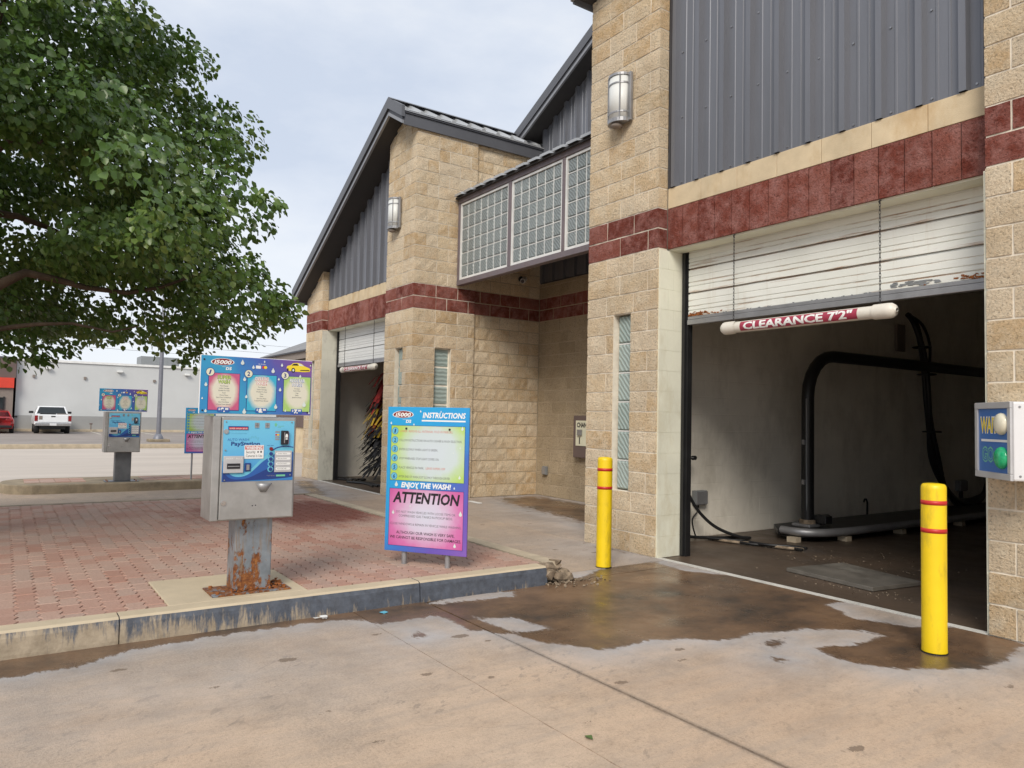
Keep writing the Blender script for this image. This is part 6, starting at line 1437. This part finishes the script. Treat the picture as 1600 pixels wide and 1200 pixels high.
def crown():
    C_ = []
    while len(C_) < 385:                                  # leafy tufts at the branch ends, most of them near the outside
        z = RNG.uniform(2.2, 7.8); rm = np.interp(z, ZR, RR); th = RNG.uniform(0, 2*np.pi)
        rm *= 1+0.10*np.sin(3*th+2.1*z)+0.08*np.sin(5*th-2.9*z+1)
        if RNG.random() > rm/3.5: continue
        f = RNG.random()**0.42
        if f < 0.45 and z > 2.6: continue
        tip = RNG.random() < 0.3; sc_ = RNG.uniform(0.14, 0.26) if tip else RNG.uniform(0.32, 0.58)
        if tip: f = RNG.uniform(0.92, 1.06)
        r = (rm-0.55*sc_)*f; x, y = r*np.cos(th), r*np.sin(th)
        if z < 2.75 and x > 0.1 and y < 2.6: continue      # the near underside is open: one looks up at the limbs
        C_.append((x, y, z, sc_))
    for y_, z_ in ((1.05, 1.88), (1.30, 1.98), (2.6, 1.98), (0.85, 2.05)): C_.append((-0.2, y_, z_, 0.22))
    C_ = np.array(C_); per = np.maximum(60, (C_[:, 3]**2*2000).astype(int)); ix = np.repeat(np.arange(len(C_)), per); cen = C_[ix]; n = len(ix)
    g = RNG.normal(0, 1, (n, 3)); g[:, 2] = np.where(g[:, 2] < -0.4, g[:, 2]*0.5, g[:, 2]); g /= np.linalg.norm(g, axis=1)[:, None]; g *= (0.35+0.65*RNG.random(n)**0.45)[:, None]
    sc = cen[:, 3]; P = cen[:, :3]+g*np.stack([sc, sc, sc*0.62], 1)
    P += 0.05*np.sin(P[:, [1, 2, 0]]*9)
    out = P.copy(); out[:, 2] = 0; out /= (np.linalg.norm(out, axis=1)[:, None]+1e-6)
    d = out*0.5+g*0.35+np.array([0, 0, -0.66])+RNG.normal(0, 0.34, (n, 3)); d /= np.linalg.norm(d, axis=1)[:, None]
    nn = np.array([0, 0, 0.8])+out*0.5+g*0.5+RNG.normal(0, 0.62, (n, 3)); nn -= d*(nn*d).sum(1)[:, None]; nn /= np.linalg.norm(nn, axis=1)[:, None]
    s = np.cross(d, nn); size = RNG.uniform(0.036, 0.082, n)
    clus = RNG.random(len(C_))[ix]; rnd = np.clip(0.5*clus+0.5*RNG.random(n)**1.4, 0, 1)
    print('leaves', n)
    return P, d, nn, s, size, rnd
LP, LD, LN, LS, LSZ, LRND = crown()
LEAF = np.array([(0, 0, 0), (0.40, 0.30, 0.10), (0.34, 0.68, 0.06), (0, 1.0, -0.10), (-0.34, 0.68, 0.06), (-0.40, 0.30, 0.10), (0, 0.5, -0.02)])
LF = [(0, 1, 6), (1, 2, 6), (2, 3, 6), (3, 4, 6), (4, 5, 6), (5, 0, 6)]
def leaf_verts(idx):
    return LP[idx][:, None, :]+LSZ[idx][:, None, None]*(LEAF[None, :, 0, None]*LS[idx][:, None, :]+LEAF[None, :, 1, None]*LD[idx][:, None, :]+LEAF[None, :, 2, None]*LN[idx][:, None, :])
wp = LP+np.array([TX, TY, 0.0]); dv = wp-np.array(CAM_POS); zc = dv@np.array(CF); xs = 800+FPX*(dv@np.array(CR))/zc; ys = 600-FPX*(dv@np.array(CU))/zc
inf = (zc > 0.5) & (xs > 0) & (xs < 1600) & (ys > 0) & (ys < 1200)
score = np.where(inf, LSZ/np.maximum(zc, 0.1), 0); order = np.argsort(-score); near = order[:300]; far = order[300:]
off_ = np.array([0, 0, -0.15])
def leaf_mesh(name, idx):
    V = (leaf_verts(idx)+off_).reshape(-1, 3); n = len(idx)
    F = (np.array(LF)[None]+7*np.arange(n)[:, None, None]).reshape(-1, 3)
    me = bpy.data.meshes.new(name); me.vertices.add(len(V)); me.vertices.foreach_set('co', V.astype(np.float32).ravel())
    me.loops.add(F.size); me.loops.foreach_set('vertex_index', F.astype(np.int32).ravel())
    me.polygons.add(len(F)); me.polygons.foreach_set('loop_start', np.arange(0, F.size, 3, dtype=np.int32))
    try: me.polygons.foreach_set('loop_total', np.full(len(F), 3, dtype=np.int32))
    except Exception: pass
    me.materials.append(MATS['leaf']); me.update(calc_edges=True); me.validate()
    at = me.attributes.new('rnd', 'FLOAT', 'POINT'); at.data.foreach_set('value', np.repeat(LRND[idx], 7).astype(np.float32))
    return me
cr_ = bpy.data.objects.new('crown', leaf_mesh('crown', far)); COL.objects.link(cr_); cr_.parent = tree; cr_['kind'] = 'stuff'
for i in near:
    o = bpy.data.objects.new('leaf', leaf_mesh('leaf', np.array([i]))); COL.objects.link(o); o.parent = tree
for o in bpy.data.objects:
    if '_loc' in o: del o['_loc']
